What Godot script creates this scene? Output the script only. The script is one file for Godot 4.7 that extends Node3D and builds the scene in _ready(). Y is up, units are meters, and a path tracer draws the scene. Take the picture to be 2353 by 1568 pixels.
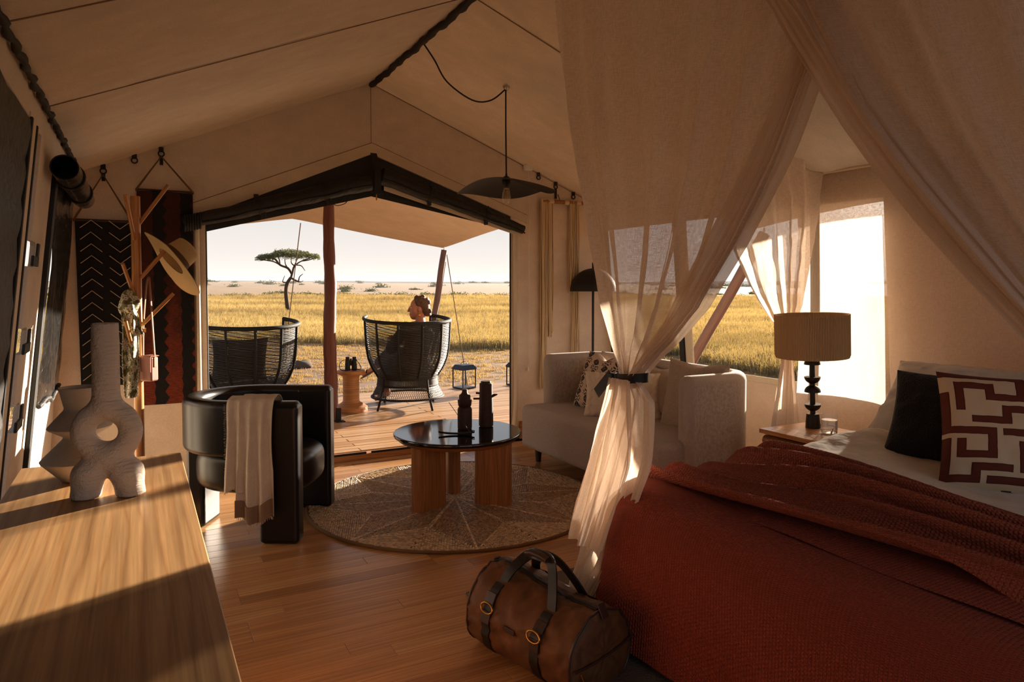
extends Node3D

# A shape is a list of triangles that becomes one named mesh.
class Shape:
	var v := PackedVector3Array()
	var n := PackedVector3Array()
	var t := PackedVector2Array()
	var ix := PackedInt32Array()
	var xf := Transform3D()
	var uo := Vector2.ZERO

	func at(p: Vector3, turn := Vector3.ZERO) -> Shape:
		xf = Transform3D(Basis.from_euler(turn), p)
		return self

	func frame(p: Vector3, b: Basis) -> Shape:
		xf = Transform3D(b, p)
		return self

	func _pn(nu: int, nv: int, f: Callable, cu: bool, cv: bool) -> Array:
		var w := nu + 1
		var P := PackedVector3Array()
		P.resize(w * (nv + 1))
		for j in nv + 1:
			for i in w:
				P[j * w + i] = f.call(float(i) / nu, float(j) / nv)
		var N := PackedVector3Array()
		N.resize(P.size())
		for j in nv:
			for i in nu:
				var a := j * w + i
				var q: Vector3 = (P[a + w + 1] - P[a]).cross(P[a + w] - P[a + 1])
				N[a] += q
				N[a + 1] += q
				N[a + w] += q
				N[a + w + 1] += q
		if cu:
			for j in nv + 1:
				var s: Vector3 = N[j * w] + N[j * w + nu]
				N[j * w] = s
				N[j * w + nu] = s
		if cv:
			for i in w:
				var s: Vector3 = N[i] + N[nv * w + i]
				N[i] = s
				N[nv * w + i] = s
		for k in N.size():
			N[k] = N[k].normalized()
		return [P, N]

	func _lay(P: PackedVector3Array, N: PackedVector3Array, nu: int, nv: int, us: float, vs: float, off: float, flip: bool) -> void:
		var w := nu + 1
		var b := v.size()
		var sg := -1.0 if flip else 1.0
		for j in nv + 1:
			for i in w:
				var k := j * w + i
				v.append(xf * (P[k] + N[k] * off))
				n.append((xf.basis * (N[k] * sg)).normalized())
				t.append(uo + Vector2(us * i / nu, vs * j / nv))
		for j in nv:
			for i in nu:
				var a := b + j * w + i
				if flip:
					ix.append_array([a, a + 1, a + w + 1, a, a + w + 1, a + w])
				else:
					ix.append_array([a, a + w + 1, a + 1, a, a + w, a + w + 1])

	# a surface f(u, v), u and v from 0 to 1, whose front looks along du x dv
	func grid(nu: int, nv: int, f: Callable, us := 1.0, vs := 1.0, cu := false, cv := false) -> Shape:
		var pn := _pn(nu, nv, f, cu, cv)
		_lay(pn[0], pn[1], nu, nv, us, vs, 0.0, false)
		return self

	# the same with thickness and closed edges
	func sheet(nu: int, nv: int, f: Callable, th: float, us := 1.0, vs := 1.0) -> Shape:
		var pn := _pn(nu, nv, f, false, false)
		var P: PackedVector3Array = pn[0]
		var N: PackedVector3Array = pn[1]
		_lay(P, N, nu, nv, us, vs, th / 2, false)
		_lay(P, N, nu, nv, us, vs, -th / 2, true)
		var w := nu + 1
		var ring: Array[int] = []
		for i in nu:
			ring.append(i)
		for j in nv:
			ring.append(j * w + nu)
		for i in nu:
			ring.append(nv * w + nu - i)
		for j in nv:
			ring.append((nv - j) * w)
		for k in ring.size():
			var a: int = ring[k]
			var c: int = ring[(k + 1) % ring.size()]
			quad(P[a] + N[a] * th / 2, P[a] - N[a] * th / 2, P[c] - N[c] * th / 2, P[c] + N[c] * th / 2)
		return self

	# corners run counter-clockwise as seen from the front
	func quad(a: Vector3, b: Vector3, c: Vector3, d: Vector3, us := 0.05, vs := 0.05) -> Shape:
		var m: Vector3 = (xf.basis * (c - a).cross(d - b)).normalized()
		var k := v.size()
		for p in [a, b, c, d]:
			v.append(xf * p)
			n.append(m)
		t.append_array([uo, uo + Vector2(us, 0), uo + Vector2(us, vs), uo + Vector2(0, vs)])
		ix.append_array([k, k + 2, k + 1, k, k + 3, k + 2])
		return self

	# a box with rounded edges; the texture runs along its longest side, in metres
	func box(c: Vector3, s: Vector3, r := 0.003, seg := 1) -> Shape:
		var h := s / 2
		r = minf(r, minf(h.x, minf(h.y, h.z)) * 0.999)
		var cuts := []
		for a in 3:
			var l: Array[float] = []
			for k in seg + 1:
				l.append(-h[a] + r * (1.0 - tan((1.0 - float(k) / seg) * PI / 4)))
			for k in seg + 1:
				l.append(h[a] - r * (1.0 - tan(float(k) / seg * PI / 4)))
			cuts.append(l)
		var inn := h - Vector3.ONE * r
		for a in 3:
			var e := (a + 1) % 3
			var g := (a + 2) % 3
			var lu: Array = cuts[e]
			var lv: Array = cuts[g]
			var swap: bool = s[g] > s[e]
			for sg: float in [-1.0, 1.0]:
				var b := v.size()
				for y in lv:
					for x in lu:
						var p := Vector3.ZERO
						p[a] = h[a] * sg
						p[e] = x
						p[g] = y
						var q := p.clamp(-inn, inn)
						var d := (p - q).normalized()
						v.append(xf * (c + q + d * r))
						n.append((xf.basis * d).normalized())
						t.append(uo + (Vector2(y + h[g], x + h[e]) if swap else Vector2(x + h[e], y + h[g])))
				var w := lu.size()
				for j in lv.size() - 1:
					for i in w - 1:
						var k := b + j * w + i
						if sg > 0:
							ix.append_array([k, k + w + 1, k + 1, k, k + w, k + w + 1])
						else:
							ix.append_array([k, k + 1, k + w + 1, k, k + w + 1, k + w])
		return self

	# a round bar along points; rad is a number or a list of radii; flat squashes it along the frame's second axis
	func tube(pts: Array, rad, sides := 8, flat := 1.0, cap := true) -> Shape:
		var m := pts.size()
		var tang: Array[Vector3] = []
		for i in m:
			tang.append(((pts[mini(i + 1, m - 1)] as Vector3) - (pts[maxi(i - 1, 0)] as Vector3)).normalized())
		var up := Vector3.UP if absf(tang[0].y) < 0.9 else Vector3.RIGHT
		var x := up.cross(tang[0]).normalized()
		var fr := []
		var run: Array[float] = []
		var s := 0.0
		for i in m:
			x = (x - tang[i] * x.dot(tang[i])).normalized()
			fr.append([x, tang[i].cross(x)])
			if i > 0:
				s += ((pts[i] as Vector3) - (pts[i - 1] as Vector3)).length()
			run.append(s)
		var b := v.size()
		for i in m:
			var r: float = rad[i] if rad is Array or rad is PackedFloat32Array else rad
			for k in sides + 1:
				var a := TAU * k / sides
				var d: Vector3 = fr[i][0] * cos(a) + fr[i][1] * sin(a) * flat
				v.append(xf * ((pts[i] as Vector3) + d * r))
				n.append((xf.basis * (fr[i][0] * cos(a) * flat + fr[i][1] * sin(a))).normalized())
				t.append(uo + Vector2(run[i], r * a))
		var w := sides + 1
		for i in m - 1:
			for k in sides:
				var a := b + i * w + k
				ix.append_array([a, a + w + 1, a + 1, a, a + w, a + w + 1])
		if cap:
			for e in [0, m - 1]:
				var k0 := v.size()
				v.append(xf * (pts[e] as Vector3))
				n.append((xf.basis * (tang[e] * (-1.0 if e == 0 else 1.0))).normalized())
				t.append(uo)
				for k in sides + 1:
					v.append(v[b + e * w + k])
					n.append(n[k0])
					t.append(uo + Vector2(0.01 * k, 0.01))
				for k in sides:
					if e == 0:
						ix.append_array([k0, k0 + k + 1, k0 + k + 2])
					else:
						ix.append_array([k0, k0 + k + 2, k0 + k + 1])
		return self

	# profile points (radius, height) from the bottom up, turned round the y axis; corners over 40 degrees stay sharp
	func lathe(prof: Array, segs := 32, wob = null) -> Shape:
		var m := prof.size()
		var run := 0.0
		for i in m - 1:
			var p: Vector2 = prof[i]
			var q: Vector2 = prof[i + 1]
			var d := (q - p).normalized()
			var na := d
			var nb := d
			if i > 0:
				var e: Vector2 = (p - (prof[i - 1] as Vector2)).normalized()
				if e.dot(d) > 0.76 and (p - (prof[i - 1] as Vector2)).length() > 0.2 * (q - p).length():
					na = (e + d).normalized()
			if i < m - 2:
				var e: Vector2 = ((prof[i + 2] as Vector2) - q).normalized()
				if e.dot(d) > 0.76 and ((prof[i + 2] as Vector2) - q).length() > 0.2 * (q - p).length():
					nb = (e + d).normalized()
			var b := v.size()
			var step := (q - p).length()
			for row in 2:
				var o: Vector2 = p if row == 0 else q
				var g: Vector2 = na if row == 0 else nb
				for k in segs + 1:
					var a := TAU * k / segs
					var u := Vector3(cos(a), 0, sin(a))
					var rr := o.x if wob == null else o.x * float(wob.call(a, o.y))
					v.append(xf * Vector3(u.x * rr, o.y, u.z * rr))
					n.append((xf.basis * (u * g.y + Vector3.DOWN * g.x)).normalized())
					t.append(uo + Vector2(maxf(p.x, q.x) * a, run + step * row))
			run += step
			var w := segs + 1
			for k in segs:
				var a := b + k
				ix.append_array([a, a + 1, a + w + 1, a, a + w + 1, a + w])
		return self

	# a flat outline (x, y) given depth along z, centred on z = 0
	func slab(poly: PackedVector2Array, depth: float) -> Shape:
		var tri := Geometry2D.triangulate_polygon(poly)
		var ccw := not Geometry2D.is_polygon_clockwise(poly)
		for sg: float in [1.0, -1.0]:
			var b := v.size()
			for p in poly:
				v.append(xf * Vector3(p.x, p.y, depth / 2 * sg))
				n.append((xf.basis * Vector3(0, 0, sg)).normalized())
				t.append(uo + p)
			for k in range(0, tri.size(), 3):
				var a := tri[k]
				var c := tri[k + 1]
				var d := tri[k + 2]
				var turn := (poly[c] - poly[a]).cross(poly[d] - poly[a]) > 0
				if turn == (sg > 0):
					ix.append_array([b + a, b + d, b + c])
				else:
					ix.append_array([b + a, b + c, b + d])
		var m := poly.size()
		for k in m:
			var p := poly[k]
			var q := poly[(k + 1) % m]
			if not ccw:
				var s := p
				p = q
				q = s
			quad(Vector3(p.x, p.y, depth / 2), Vector3(p.x, p.y, -depth / 2), Vector3(q.x, q.y, -depth / 2), Vector3(q.x, q.y, depth / 2), depth, p.distance_to(q))
		return self

	# a rounded bar of section w wide from height y0 to y1, swept along a level path; both ends are rounded by e
	func sweep(path: Array, w: float, y0: float, y1: float, r: float, e := 0.02, lean := 0.0) -> Shape:
		var pts: Array[Vector3] = []
		var ins: Array[float] = []
		var m := path.size()
		var d0 := ((path[1] as Vector3) - (path[0] as Vector3)).normalized()
		var d1 := ((path[m - 2] as Vector3) - (path[m - 1] as Vector3)).normalized()
		for k in 5:
			var q := k / 4.0 * PI / 2
			pts.append((path[0] as Vector3) + d0 * e * (1 - cos(q)))
			ins.append(e * (1 - sin(q)))
		for k in range(1, m - 1):
			pts.append(path[k])
			ins.append(0.0)
		for k in 5:
			var q := (4 - k) / 4.0 * PI / 2
			pts.append((path[m - 1] as Vector3) + d1 * e * (1 - cos(q)))
			ins.append(e * (1 - sin(q)))
		var lp := []
		for c in 4:
			for k in 5:
				var a := (c + k / 4.0) * PI / 2
				lp.append([c, Vector2(cos(a), sin(a))])
		var n_ := pts.size()
		var f := func(u: float, q: float) -> Vector3:
			var i := int(round(u * (n_ - 1)))
			var k: int = int(round(q * 20)) % 20
			var tg := (pts[mini(i + 1, n_ - 1)] - pts[maxi(i - 1, 0)])
			tg.y = 0
			tg = tg.normalized()
			var side := Vector3(-tg.z, 0, tg.x)
			var c: int = lp[k][0]
			var hw := w / 2 - ins[i]
			var hh := (y1 - y0) / 2 - ins[i]
			var rr := minf(r, minf(hw, hh))
			var dd: Vector2 = lp[k][1]
			var x := (hw - rr) * (1 if c == 0 or c == 3 else -1) + dd.x * rr
			var y := (hh - rr) * (1 if c < 2 else -1) + dd.y * rr
			return pts[i] + side * (x + lean * (y / hh if hh > 0 else 0.0)) + Vector3.UP * ((y0 + y1) / 2 + y)
		var len_ := 0.0
		for i in n_ - 1:
			len_ += pts[i].distance_to(pts[i + 1])
		grid(n_ - 1, 20, f, len_, 2 * (w + y1 - y0), false, true)
		for e2 in [0, n_ - 1]:
			for k in 10:
				var a: Vector3 = f.call(float(e2) / (n_ - 1), k / 20.0)
				var b: Vector3 = f.call(float(e2) / (n_ - 1), (k + 1) / 20.0)
				var c2: Vector3 = f.call(float(e2) / (n_ - 1), (19 - k) / 20.0)
				var d2: Vector3 = f.call(float(e2) / (n_ - 1), fposmod((20 - k) / 20.0, 1.0))
				if e2 == 0:
					quad(a, b, c2, d2)
				else:
					quad(a, d2, c2, b)
		return self

	# a stuffed cushion w wide, h high, d thick, standing in x and y; pinch pulls its corners out
	func cushion(w: float, h: float, d: float, seed_ := 1, wrinkle := 0.004, chop := 0.0, us := 1.0) -> Shape:
		var nz := FastNoiseLite.new()
		nz.seed = seed_
		nz.frequency = 1.0
		for sg: float in [1.0, -1.0]:
			var f := func(u: float, q: float) -> Vector3:
				var x := (u * 2 - 1) * sg
				var y := q * 2 - 1
				var full := pow(maxf(0.0, (1 - pow(absf(x), 2.6)) * (1 - pow(absf(y), 2.6))), 0.45)
				var px := x * w / 2 * (1 - 0.07 * (1 - y * y))
				var py := y * h / 2 * (1 - 0.07 * (1 - x * x))
				if chop > 0.0 and y > 0.0:
					py -= chop * exp(-x * x * 10.0) * y * y
				var edge := minf(1.0, full * 1.6)
				var z: float = sg * d / 2 * full + sg * edge * wrinkle * (nz.get_noise_2d(px * 14 + sg * 9, py * 14) + 0.6 * nz.get_noise_2d(px * 40, py * 34 + sg * 5))
				return Vector3(px, py, z)
			grid(26, 26, f, us * w, us * h)
		return self


# A field of distances that is meshed where it is zero: one smooth skin over many limbs.
class Field:
	var o: Vector3
	var c: float
	var d: Vector3i
	var f := PackedFloat32Array()

	func _init(from: Vector3, to: Vector3, cell: float) -> void:
		o = from
		c = cell
		d = Vector3i(((to - from) / cell).ceil()) + Vector3i.ONE
		f.resize(d.x * d.y * d.z)
		f.fill(9.0)

	func near(lo: Vector3, hi: Vector3, k: float, dist: Callable) -> void:
		var m := k + 2.5 * c
		var a := Vector3i(((lo - o - Vector3.ONE * m) / c).floor()).clamp(Vector3i.ZERO, d - Vector3i.ONE)
		var b := Vector3i(((hi - o + Vector3.ONE * m) / c).ceil()).clamp(Vector3i.ZERO, d - Vector3i.ONE)
		for z in range(a.z, b.z + 1):
			for y in range(a.y, b.y + 1):
				var row := (z * d.y + y) * d.x
				for x in range(a.x, b.x + 1):
					var s: float = dist.call(o + Vector3(x, y, z) * c)
					var e := f[row + x]
					if k > 0.0:
						var h := maxf(k - absf(s - e), 0.0) / k
						f[row + x] = minf(s, e) - h * h * k * 0.25
					else:
						f[row + x] = minf(s, e)

	# a limb that tapers from radius ra at a to rb at b
	func limb(a: Vector3, b: Vector3, ra: float, rb: float, k := 0.03) -> void:
		var r := Vector3.ONE * maxf(ra, rb)
		var ab := b - a
		var l2 := maxf(ab.length_squared(), 1e-8)
		near(a.min(b) - r, a.max(b) + r, k, func(p: Vector3) -> float:
			var h := clampf((p - a).dot(ab) / l2, 0.0, 1.0)
			return (p - a - ab * h).length() - lerpf(ra, rb, h))

	func ball(p0: Vector3, r: Vector3, k := 0.03, bas := Basis()) -> void:
		var m := Vector3.ONE * maxf(r.x, maxf(r.y, r.z))
		var inv := bas.inverse()
		near(p0 - m, p0 + m, k, func(p: Vector3) -> float:
			var q := inv * (p - p0) / r
			var l := q.length()
			return l * (l - 1.0) / maxf((q / r).length(), 1e-6))

	func ring(p0: Vector3, R: float, r: float, k := 0.02) -> void:
		near(p0 - Vector3(R + r, R + r, r), p0 + Vector3(R + r, R + r, r), k, func(p: Vector3) -> float:
			var q := p - p0
			return Vector2(Vector2(q.x, q.y).length() - R, q.z).length() - r)

	func into(s: Shape) -> void:
		var id := {}
		var st := [1, d.x, d.x * d.y]
		var first := s.v.size()
		for z in d.z - 1:
			for y in d.y - 1:
				var row := (z * d.y + y) * d.x
				for x in d.x - 1:
					var i := row + x
					var inside := 0
					for k in 8:
						if f[i + (k & 1) + (k >> 1 & 1) * st[1] + (k >> 2) * st[2]] < 0:
							inside += 1
					if inside == 0 or inside == 8:
						continue
					var sum := Vector3.ZERO
					var cnt := 0
					for e in 3:
						for q in 4:
							var c0 := Vector3i.ZERO
							c0[(e + 1) % 3] = q & 1
							c0[(e + 2) % 3] = q >> 1
							var j: int = i + c0.x + c0.y * st[1] + c0.z * st[2]
							var A := f[j]
							var B := f[j + st[e]]
							if (A < 0) != (B < 0):
								var p := Vector3(c0)
								p[e] += A / (A - B)
								sum += p
								cnt += 1
					id[i] = s.v.size()
					var pt := o + (Vector3(x, y, z) + sum / cnt) * c
					var g := Vector3(f[i + 1] - f[i] + f[i + 1 + st[1]] - f[i + st[1]] + f[i + 1 + st[2]] - f[i + st[2]], f[i + st[1]] - f[i] + f[i + 1 + st[1]] - f[i + 1] + f[i + st[1] + st[2]] - f[i + st[2]], f[i + st[2]] - f[i] + f[i + 1 + st[2]] - f[i + 1] + f[i + st[1] + st[2]] - f[i + st[1]])
					s.v.append(s.xf * pt)
					s.n.append((s.xf.basis * g).normalized())
					s.t.append(Vector2(pt.x + pt.z, pt.y))
		for i in id.keys():
			for e in 3:
				var A := f[i]
				var B := f[i + st[e]]
				if (A < 0) == (B < 0):
					continue
				var u: int = st[(e + 1) % 3]
				var w: int = st[(e + 2) % 3]
				if not (id.has(i - u) and id.has(i - w) and id.has(i - u - w)):
					continue
				var a0: int = id[i]
				var a1: int = id[i - u]
				var a2: int = id[i - u - w]
				var a3: int = id[i - w]
				if A < 0:
					s.ix.append_array([a0, a2, a1, a0, a3, a2])
				else:
					s.ix.append_array([a0, a1, a2, a0, a2, a3])
		if first == s.v.size():
			push_warning("empty field")


var names := {}
var rng := RandomNumberGenerator.new()
var nz := FastNoiseLite.new()
var M := {}


func numbered(called: String) -> String:
	names[called] = int(names.get(called, -1)) + 1
	return called if names[called] == 0 else "%s_%03d" % [called, names[called]]


func tag(o: Node, label: String, category: String, group := "", kind := "") -> void:
	if label:
		o.set_meta("label", label)
	if category:
		o.set_meta("category", category)
	if group:
		o.set_meta("group", group)
	if kind:
		o.set_meta("kind", kind)


# a thing: a node at its base whose children are its parts
func thing(called: String, label: String, category: String, at := Vector3.ZERO, turn := 0.0, group := "") -> Node3D:
	var o := Node3D.new()
	o.name = numbered(called)
	add_child(o)
	o.position = at
	o.rotation.y = turn
	tag(o, label, category, group)
	return o


func struct(called: String, label: String, category: String) -> Node3D:
	var o := thing(called, label, category)
	o.set_meta("kind", "structure")
	return o


func put(s: Shape, called: String, m: Material, parent: Node = self) -> MeshInstance3D:
	var o := MeshInstance3D.new()
	o.name = numbered(called) if parent == self else called
	o.mesh = baked(s)
	o.material_override = m
	parent.add_child(o, true)
	return o


func baked(s: Shape) -> ArrayMesh:
	var a := []
	a.resize(Mesh.ARRAY_MAX)
	a[Mesh.ARRAY_VERTEX] = s.v
	a[Mesh.ARRAY_NORMAL] = s.n
	a[Mesh.ARRAY_TEX_UV] = s.t
	a[Mesh.ARRAY_INDEX] = s.ix
	var m := ArrayMesh.new()
	m.add_surface_from_arrays(Mesh.PRIMITIVE_TRIANGLES, a)
	return m


func dup(src: Node3D, at: Vector3, turn: Vector3, label := "", called := "") -> Node3D:
	var c: Node3D = src.duplicate()
	var nm := called if called else String(src.name)
	c.name = numbered(nm)
	add_child(c)
	c.position = at
	c.rotation = turn
	if label:
		c.set_meta("label", label)
	return c


func arc(c: Vector3, ax: Vector3, ay: Vector3, a0: float, a1: float, k: int) -> Array:
	var out := []
	for i in k + 1:
		var a := lerpf(a0, a1, float(i) / k)
		out.append(c + ax * cos(a) + ay * sin(a))
	return out


# points along a rope between a and b that sags by s
func sag(a: Vector3, b: Vector3, s: float, k := 12) -> Array:
	var out := []
	for i in k + 1:
		var u := float(i) / k
		out.append(a.lerp(b, u) + Vector3.DOWN * s * 4 * u * (1 - u))
	return out


# a smooth line through points
func curve(pts: Array, k := 6) -> Array:
	var out := []
	var m := pts.size()
	for i in m - 1:
		for j in k:
			out.append((pts[i] as Vector3).cubic_interpolate(pts[i + 1], pts[maxi(i - 1, 0)], pts[mini(i + 2, m - 1)], float(j) / k))
	out.append(pts[m - 1])
	return out


# ---------------------------------------------------------------- textures and materials

func picture(w: int, h: int, f: Callable, alpha := false) -> ImageTexture:
	var by := PackedByteArray()
	var ch := 4 if alpha else 3
	by.resize(w * h * ch)
	var k := 0
	for y in h:
		for x in w:
			var c: Color = f.call(x, y)
			by[k] = c.r8
			by[k + 1] = c.g8
			by[k + 2] = c.b8
			if alpha:
				by[k + 3] = c.a8
			k += ch
	return ImageTexture.create_from_image(Image.create_from_data(w, h, false, Image.FORMAT_RGBA8 if alpha else Image.FORMAT_RGB8, by))


func grey(w: int, h: int, f: Callable) -> ImageTexture:
	var by := PackedByteArray()
	by.resize(w * h)
	var k := 0
	for y in h:
		for x in w:
			by[k] = int(clampf(f.call(x, y), 0.0, 1.0) * 255.0)
			k += 1
	return ImageTexture.create_from_image(Image.create_from_data(w, h, false, Image.FORMAT_L8, by))


func noise_at(x: float, y: float, fr: float) -> float:
	return nz.get_noise_2d(x * fr, y * fr)


# noise that repeats every w across x
func loop_noise(x: float, y: float, w: float, fx: float, fy: float, s := 0.0) -> float:
	var a := TAU * x / w
	var r := w * fx / TAU
	return nz.get_noise_3d(cos(a) * r + s, sin(a) * r - s, y * fy + s)


func mat(called: String, c: Color, rough := 0.8, tex: Texture2D = null, uv := Vector2.ONE, bump: Texture2D = null, depth := 0.1, more := {}) -> StandardMaterial3D:
	var m := StandardMaterial3D.new()
	m.resource_name = called
	m.albedo_color = c
	m.roughness = rough
	if tex:
		m.albedo_texture = tex
	m.uv1_scale = Vector3(uv.x, uv.y, 1)
	if bump:
		m.heightmap_enabled = true
		m.heightmap_texture = bump
		m.heightmap_scale = depth
	for k in more:
		m.set(k, more[k])
	M[called] = m
	return m


func make_materials() -> void:
	nz.seed = 11
	nz.frequency = 1.0
	nz.fractal_octaves = 3
	nz.noise_type = FastNoiseLite.TYPE_SIMPLEX_SMOOTH
	# wood: the grain runs along x, one tile is 1 m by 0.3 m
	var wood := picture(512, 256, func(x: int, y: int) -> Color:
		var a := loop_noise(x, y, 512, 0.0032, 0.010)
		var g := y * 0.05 + a * 1.1 + 0.12 * loop_noise(x, y, 512, 0.012, 0.02, 40.0)
		var s := absf(fposmod(g, 1.0) - 0.5) * 2.0
		var ringv := pow(s, 3.0)
		var fib := loop_noise(x, y, 512, 0.02, 0.55, 90.0)
		var blot := loop_noise(x, y, 512, 0.006, 0.02, 17.0)
		var k := clampf(0.88 - 0.09 * ringv + 0.07 * fib + 0.10 * blot + 0.13 * loop_noise(x, y, 512, 0.005, 0.16, 63.0), 0.0, 1.0)
		return Color(k, k * (0.965 - 0.05 * ringv), k * (0.92 - 0.10 * ringv)))
	mat("floor_wood", Color(0.83, 0.65, 0.46), 0.3, wood, Vector2(0.45, 3.3))
	mat("floor_wood_dark", Color(0.73, 0.55, 0.38), 0.3, wood, Vector2(0.45, 3.3))
	mat("floor_wood_light", Color(0.88, 0.71, 0.52), 0.3, wood, Vector2(0.45, 3.3))
	mat("deck_wood", Color(0.87, 0.73, 0.57), 0.4, wood, Vector2(0.45, 3.3))
	mat("deck_wood_dark", Color(0.80, 0.64, 0.47), 0.4, wood, Vector2(0.45, 3.3))
	mat("top_wood", Color(0.78, 0.62, 0.43), 0.42, wood, Vector2(0.42, 2.25))
	mat("teak", Color(0.74, 0.52, 0.32), 0.42, wood, Vector2(0.8, 3.3))
	mat("stand_wood", Color(0.85, 0.62, 0.38), 0.38, wood, Vector2(0.8, 3.0))
	mat("spool_wood", Color(0.78, 0.56, 0.36), 0.6, wood, Vector2(0.8, 3.0))
	mat("post_wood", Color(0.46, 0.25, 0.18), 0.62, wood, Vector2(0.6, 4.0))
	mat("strut_wood", Color(0.52, 0.40, 0.37), 0.65, wood, Vector2(0.6, 4.0))
	mat("dark_wood", Color(0.25, 0.15, 0.11), 0.6, wood, Vector2(2.0, 3.0))
	mat("ebony", Color(0.075, 0.065, 0.06), 0.5, null, Vector2.ONE)
	# cloths
	var weave := grey(128, 128, func(x: int, y: int) -> float:
		var a := 0.5 + 0.5 * sin(x * TAU / 4.0)
		var b := 0.5 + 0.5 * sin(y * TAU / 4.0)
		var over := (x / 4 + y / 4) % 2 == 0
		return 0.75 * (a if over else b) + 0.25 * (0.5 + 0.5 * nz.get_noise_2d(x * 0.7, y * 0.7)))
	var heather := picture(256, 256, func(x: int, y: int) -> Color:
		var a := loop_noise(x, y, 256, 0.10, 0.9)
		var b := loop_noise(y, x, 256, 0.10, 0.9, 30.0)
		var k := clampf(0.90 + 0.16 * a + 0.12 * b - 0.14 * smoothstep(0.35, 0.6, a), 0.25, 1.0)
		return Color(k, k * 0.985, k * 0.965))
	var fold := grey(256, 256, func(x: int, y: int) -> float:
		return 0.5 + 0.5 * loop_noise(x, y, 256, 0.02, 0.02))
	var canvas_t := picture(256, 256, func(x: int, y: int) -> Color:
		var k := 0.93 + 0.05 * loop_noise(x, y, 256, 0.3, 0.3) + 0.04 * loop_noise(x, y, 256, 0.015, 0.02, 9.0)
		return Color(k, k, k * 0.985))
	var lin := {"backlight_enabled": true}
	mat("canvas", Color(0.91, 0.845, 0.775), 0.9, canvas_t, Vector2(1.2, 1.2), null, 0.1, {"backlight_enabled": true, "backlight": Color(0.52, 0.475, 0.425)})
	mat("canvas_band", Color(0.88, 0.81, 0.71), 0.9, canvas_t, Vector2(1.2, 1.2))
	mat("canvas_white", Color(0.90, 0.86, 0.80), 0.55, canvas_t, Vector2(1.2, 1.2), fold, 0.4)
	mat("awning", Color(0.88, 0.81, 0.73), 0.9, canvas_t, Vector2(1.2, 1.2), null, 0.1, {"backlight_enabled": true, "backlight": Color(0.6, 0.52, 0.45)})
	mat("seam", Color(0.52, 0.42, 0.32), 0.9)
	mat("black_cloth", Color(0.055, 0.05, 0.045), 0.7, null, Vector2.ONE, fold, 0.3)
	mat("black_mesh", Color(0.105, 0.095, 0.085), 0.55, canvas_t, Vector2(3, 3), fold, 0.5)
	mat("vinyl", Color(0.10, 0.09, 0.08), 0.22, null, Vector2(2, 2), fold, 1.6, {"clearcoat_enabled": true, "clearcoat": 0.6, "clearcoat_roughness": 0.2})
	mat("roll_cloth", Color(0.085, 0.085, 0.08), 0.6, null, Vector2(4, 4), fold, 0.6)
	mat("strap", Color(0.035, 0.032, 0.03), 0.6)
	mat("rope", Color(0.50, 0.38, 0.24), 0.9, null, Vector2(60, 60), weave, 0.15)
	mat("guy_rope", Color(0.36, 0.28, 0.20), 0.9)
	var gauze := picture(256, 256, func(x: int, y: int) -> Color:
		var a := absf(sin(x * PI / 3.0 + 0.5 * loop_noise(x, y, 256, 0.05, 0.05)))
		var b := absf(sin(y * PI / 3.0))
		var slub := loop_noise(x, y, 256, 0.02, 0.5) + loop_noise(y, x, 256, 0.02, 0.5, 60.0)
		var k := 0.95 + 0.05 * slub
		return Color(k, k, k * 0.98, clampf(0.73 + 0.2 * maxf(a, b) + 0.14 * slub, 0.3, 0.97)), true)
	mat("net", Color(0.95, 0.90, 0.86), 0.9, gauze, Vector2(5, 5), null, 0.1, {"transparency": BaseMaterial3D.TRANSPARENCY_ALPHA, "backlight_enabled": true, "backlight": Color(0.95, 0.91, 0.87)})
	mat("net_hem", Color(0.92, 0.86, 0.76), 0.9, gauze, Vector2(5, 5), weave, 0.02, {"backlight_enabled": true, "backlight": Color(0.7, 0.66, 0.58)})
	mat("canopy_cloth", Color(0.92, 0.89, 0.84), 0.9, canvas_t, Vector2(1, 1), fold, 0.6, {"backlight_enabled": true, "backlight": Color(0.7, 0.66, 0.6)})
	mat("sofa_cloth", Color(0.75, 0.70, 0.66), 0.9, heather, Vector2(3.2, 3.2), weave, 0.05, {"rim_enabled": true, "rim": 0.35, "rim_tint": 0.6})
	mat("sofa_cushion", Color(0.74, 0.67, 0.60), 0.9, heather, Vector2(3.0, 3.0), weave, 0.05, {"rim_enabled": true, "rim": 0.35, "rim_tint": 0.6})
	mat("white_linen", Color(0.90, 0.86, 0.82), 0.85, canvas_t, Vector2(2, 2), fold, 0.5)
	var knit := grey(64, 64, func(x: int, y: int) -> float:
		var u := fposmod(x / 32.0, 1.0)
		var w := fposmod(y / 32.0 + (0.5 if x >= 32 else 0.0), 1.0)
		return clampf(1.0 - pow(absf(u - 0.5) * 2, 2.0) - pow(absf(w - 0.5) * 2, 2.0) * 0.9 + 0.1, 0.0, 1.0))
	var knit_c := picture(64, 64, func(x: int, y: int) -> Color:
		var u := fposmod(x / 32.0, 1.0)
		var w := fposmod(y / 16.0 + (0.5 if x >= 32 else 0.0), 1.0)
		var k := 0.92 + 0.08 * sin(u * 40.0)
		return Color(k, k * 0.97, k * 0.95))
	mat("knit", Color(0.70, 0.28, 0.165), 0.9, knit_c, Vector2(40, 46), knit, 1.0, {"rim_enabled": true, "rim": 0.5, "rim_tint": 0.7})
	mat("throw_knit", Color(0.71, 0.34, 0.225), 0.9, knit_c, Vector2(40, 46), knit, 1.1, {"rim_enabled": true, "rim": 0.5, "rim_tint": 0.7})
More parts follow.
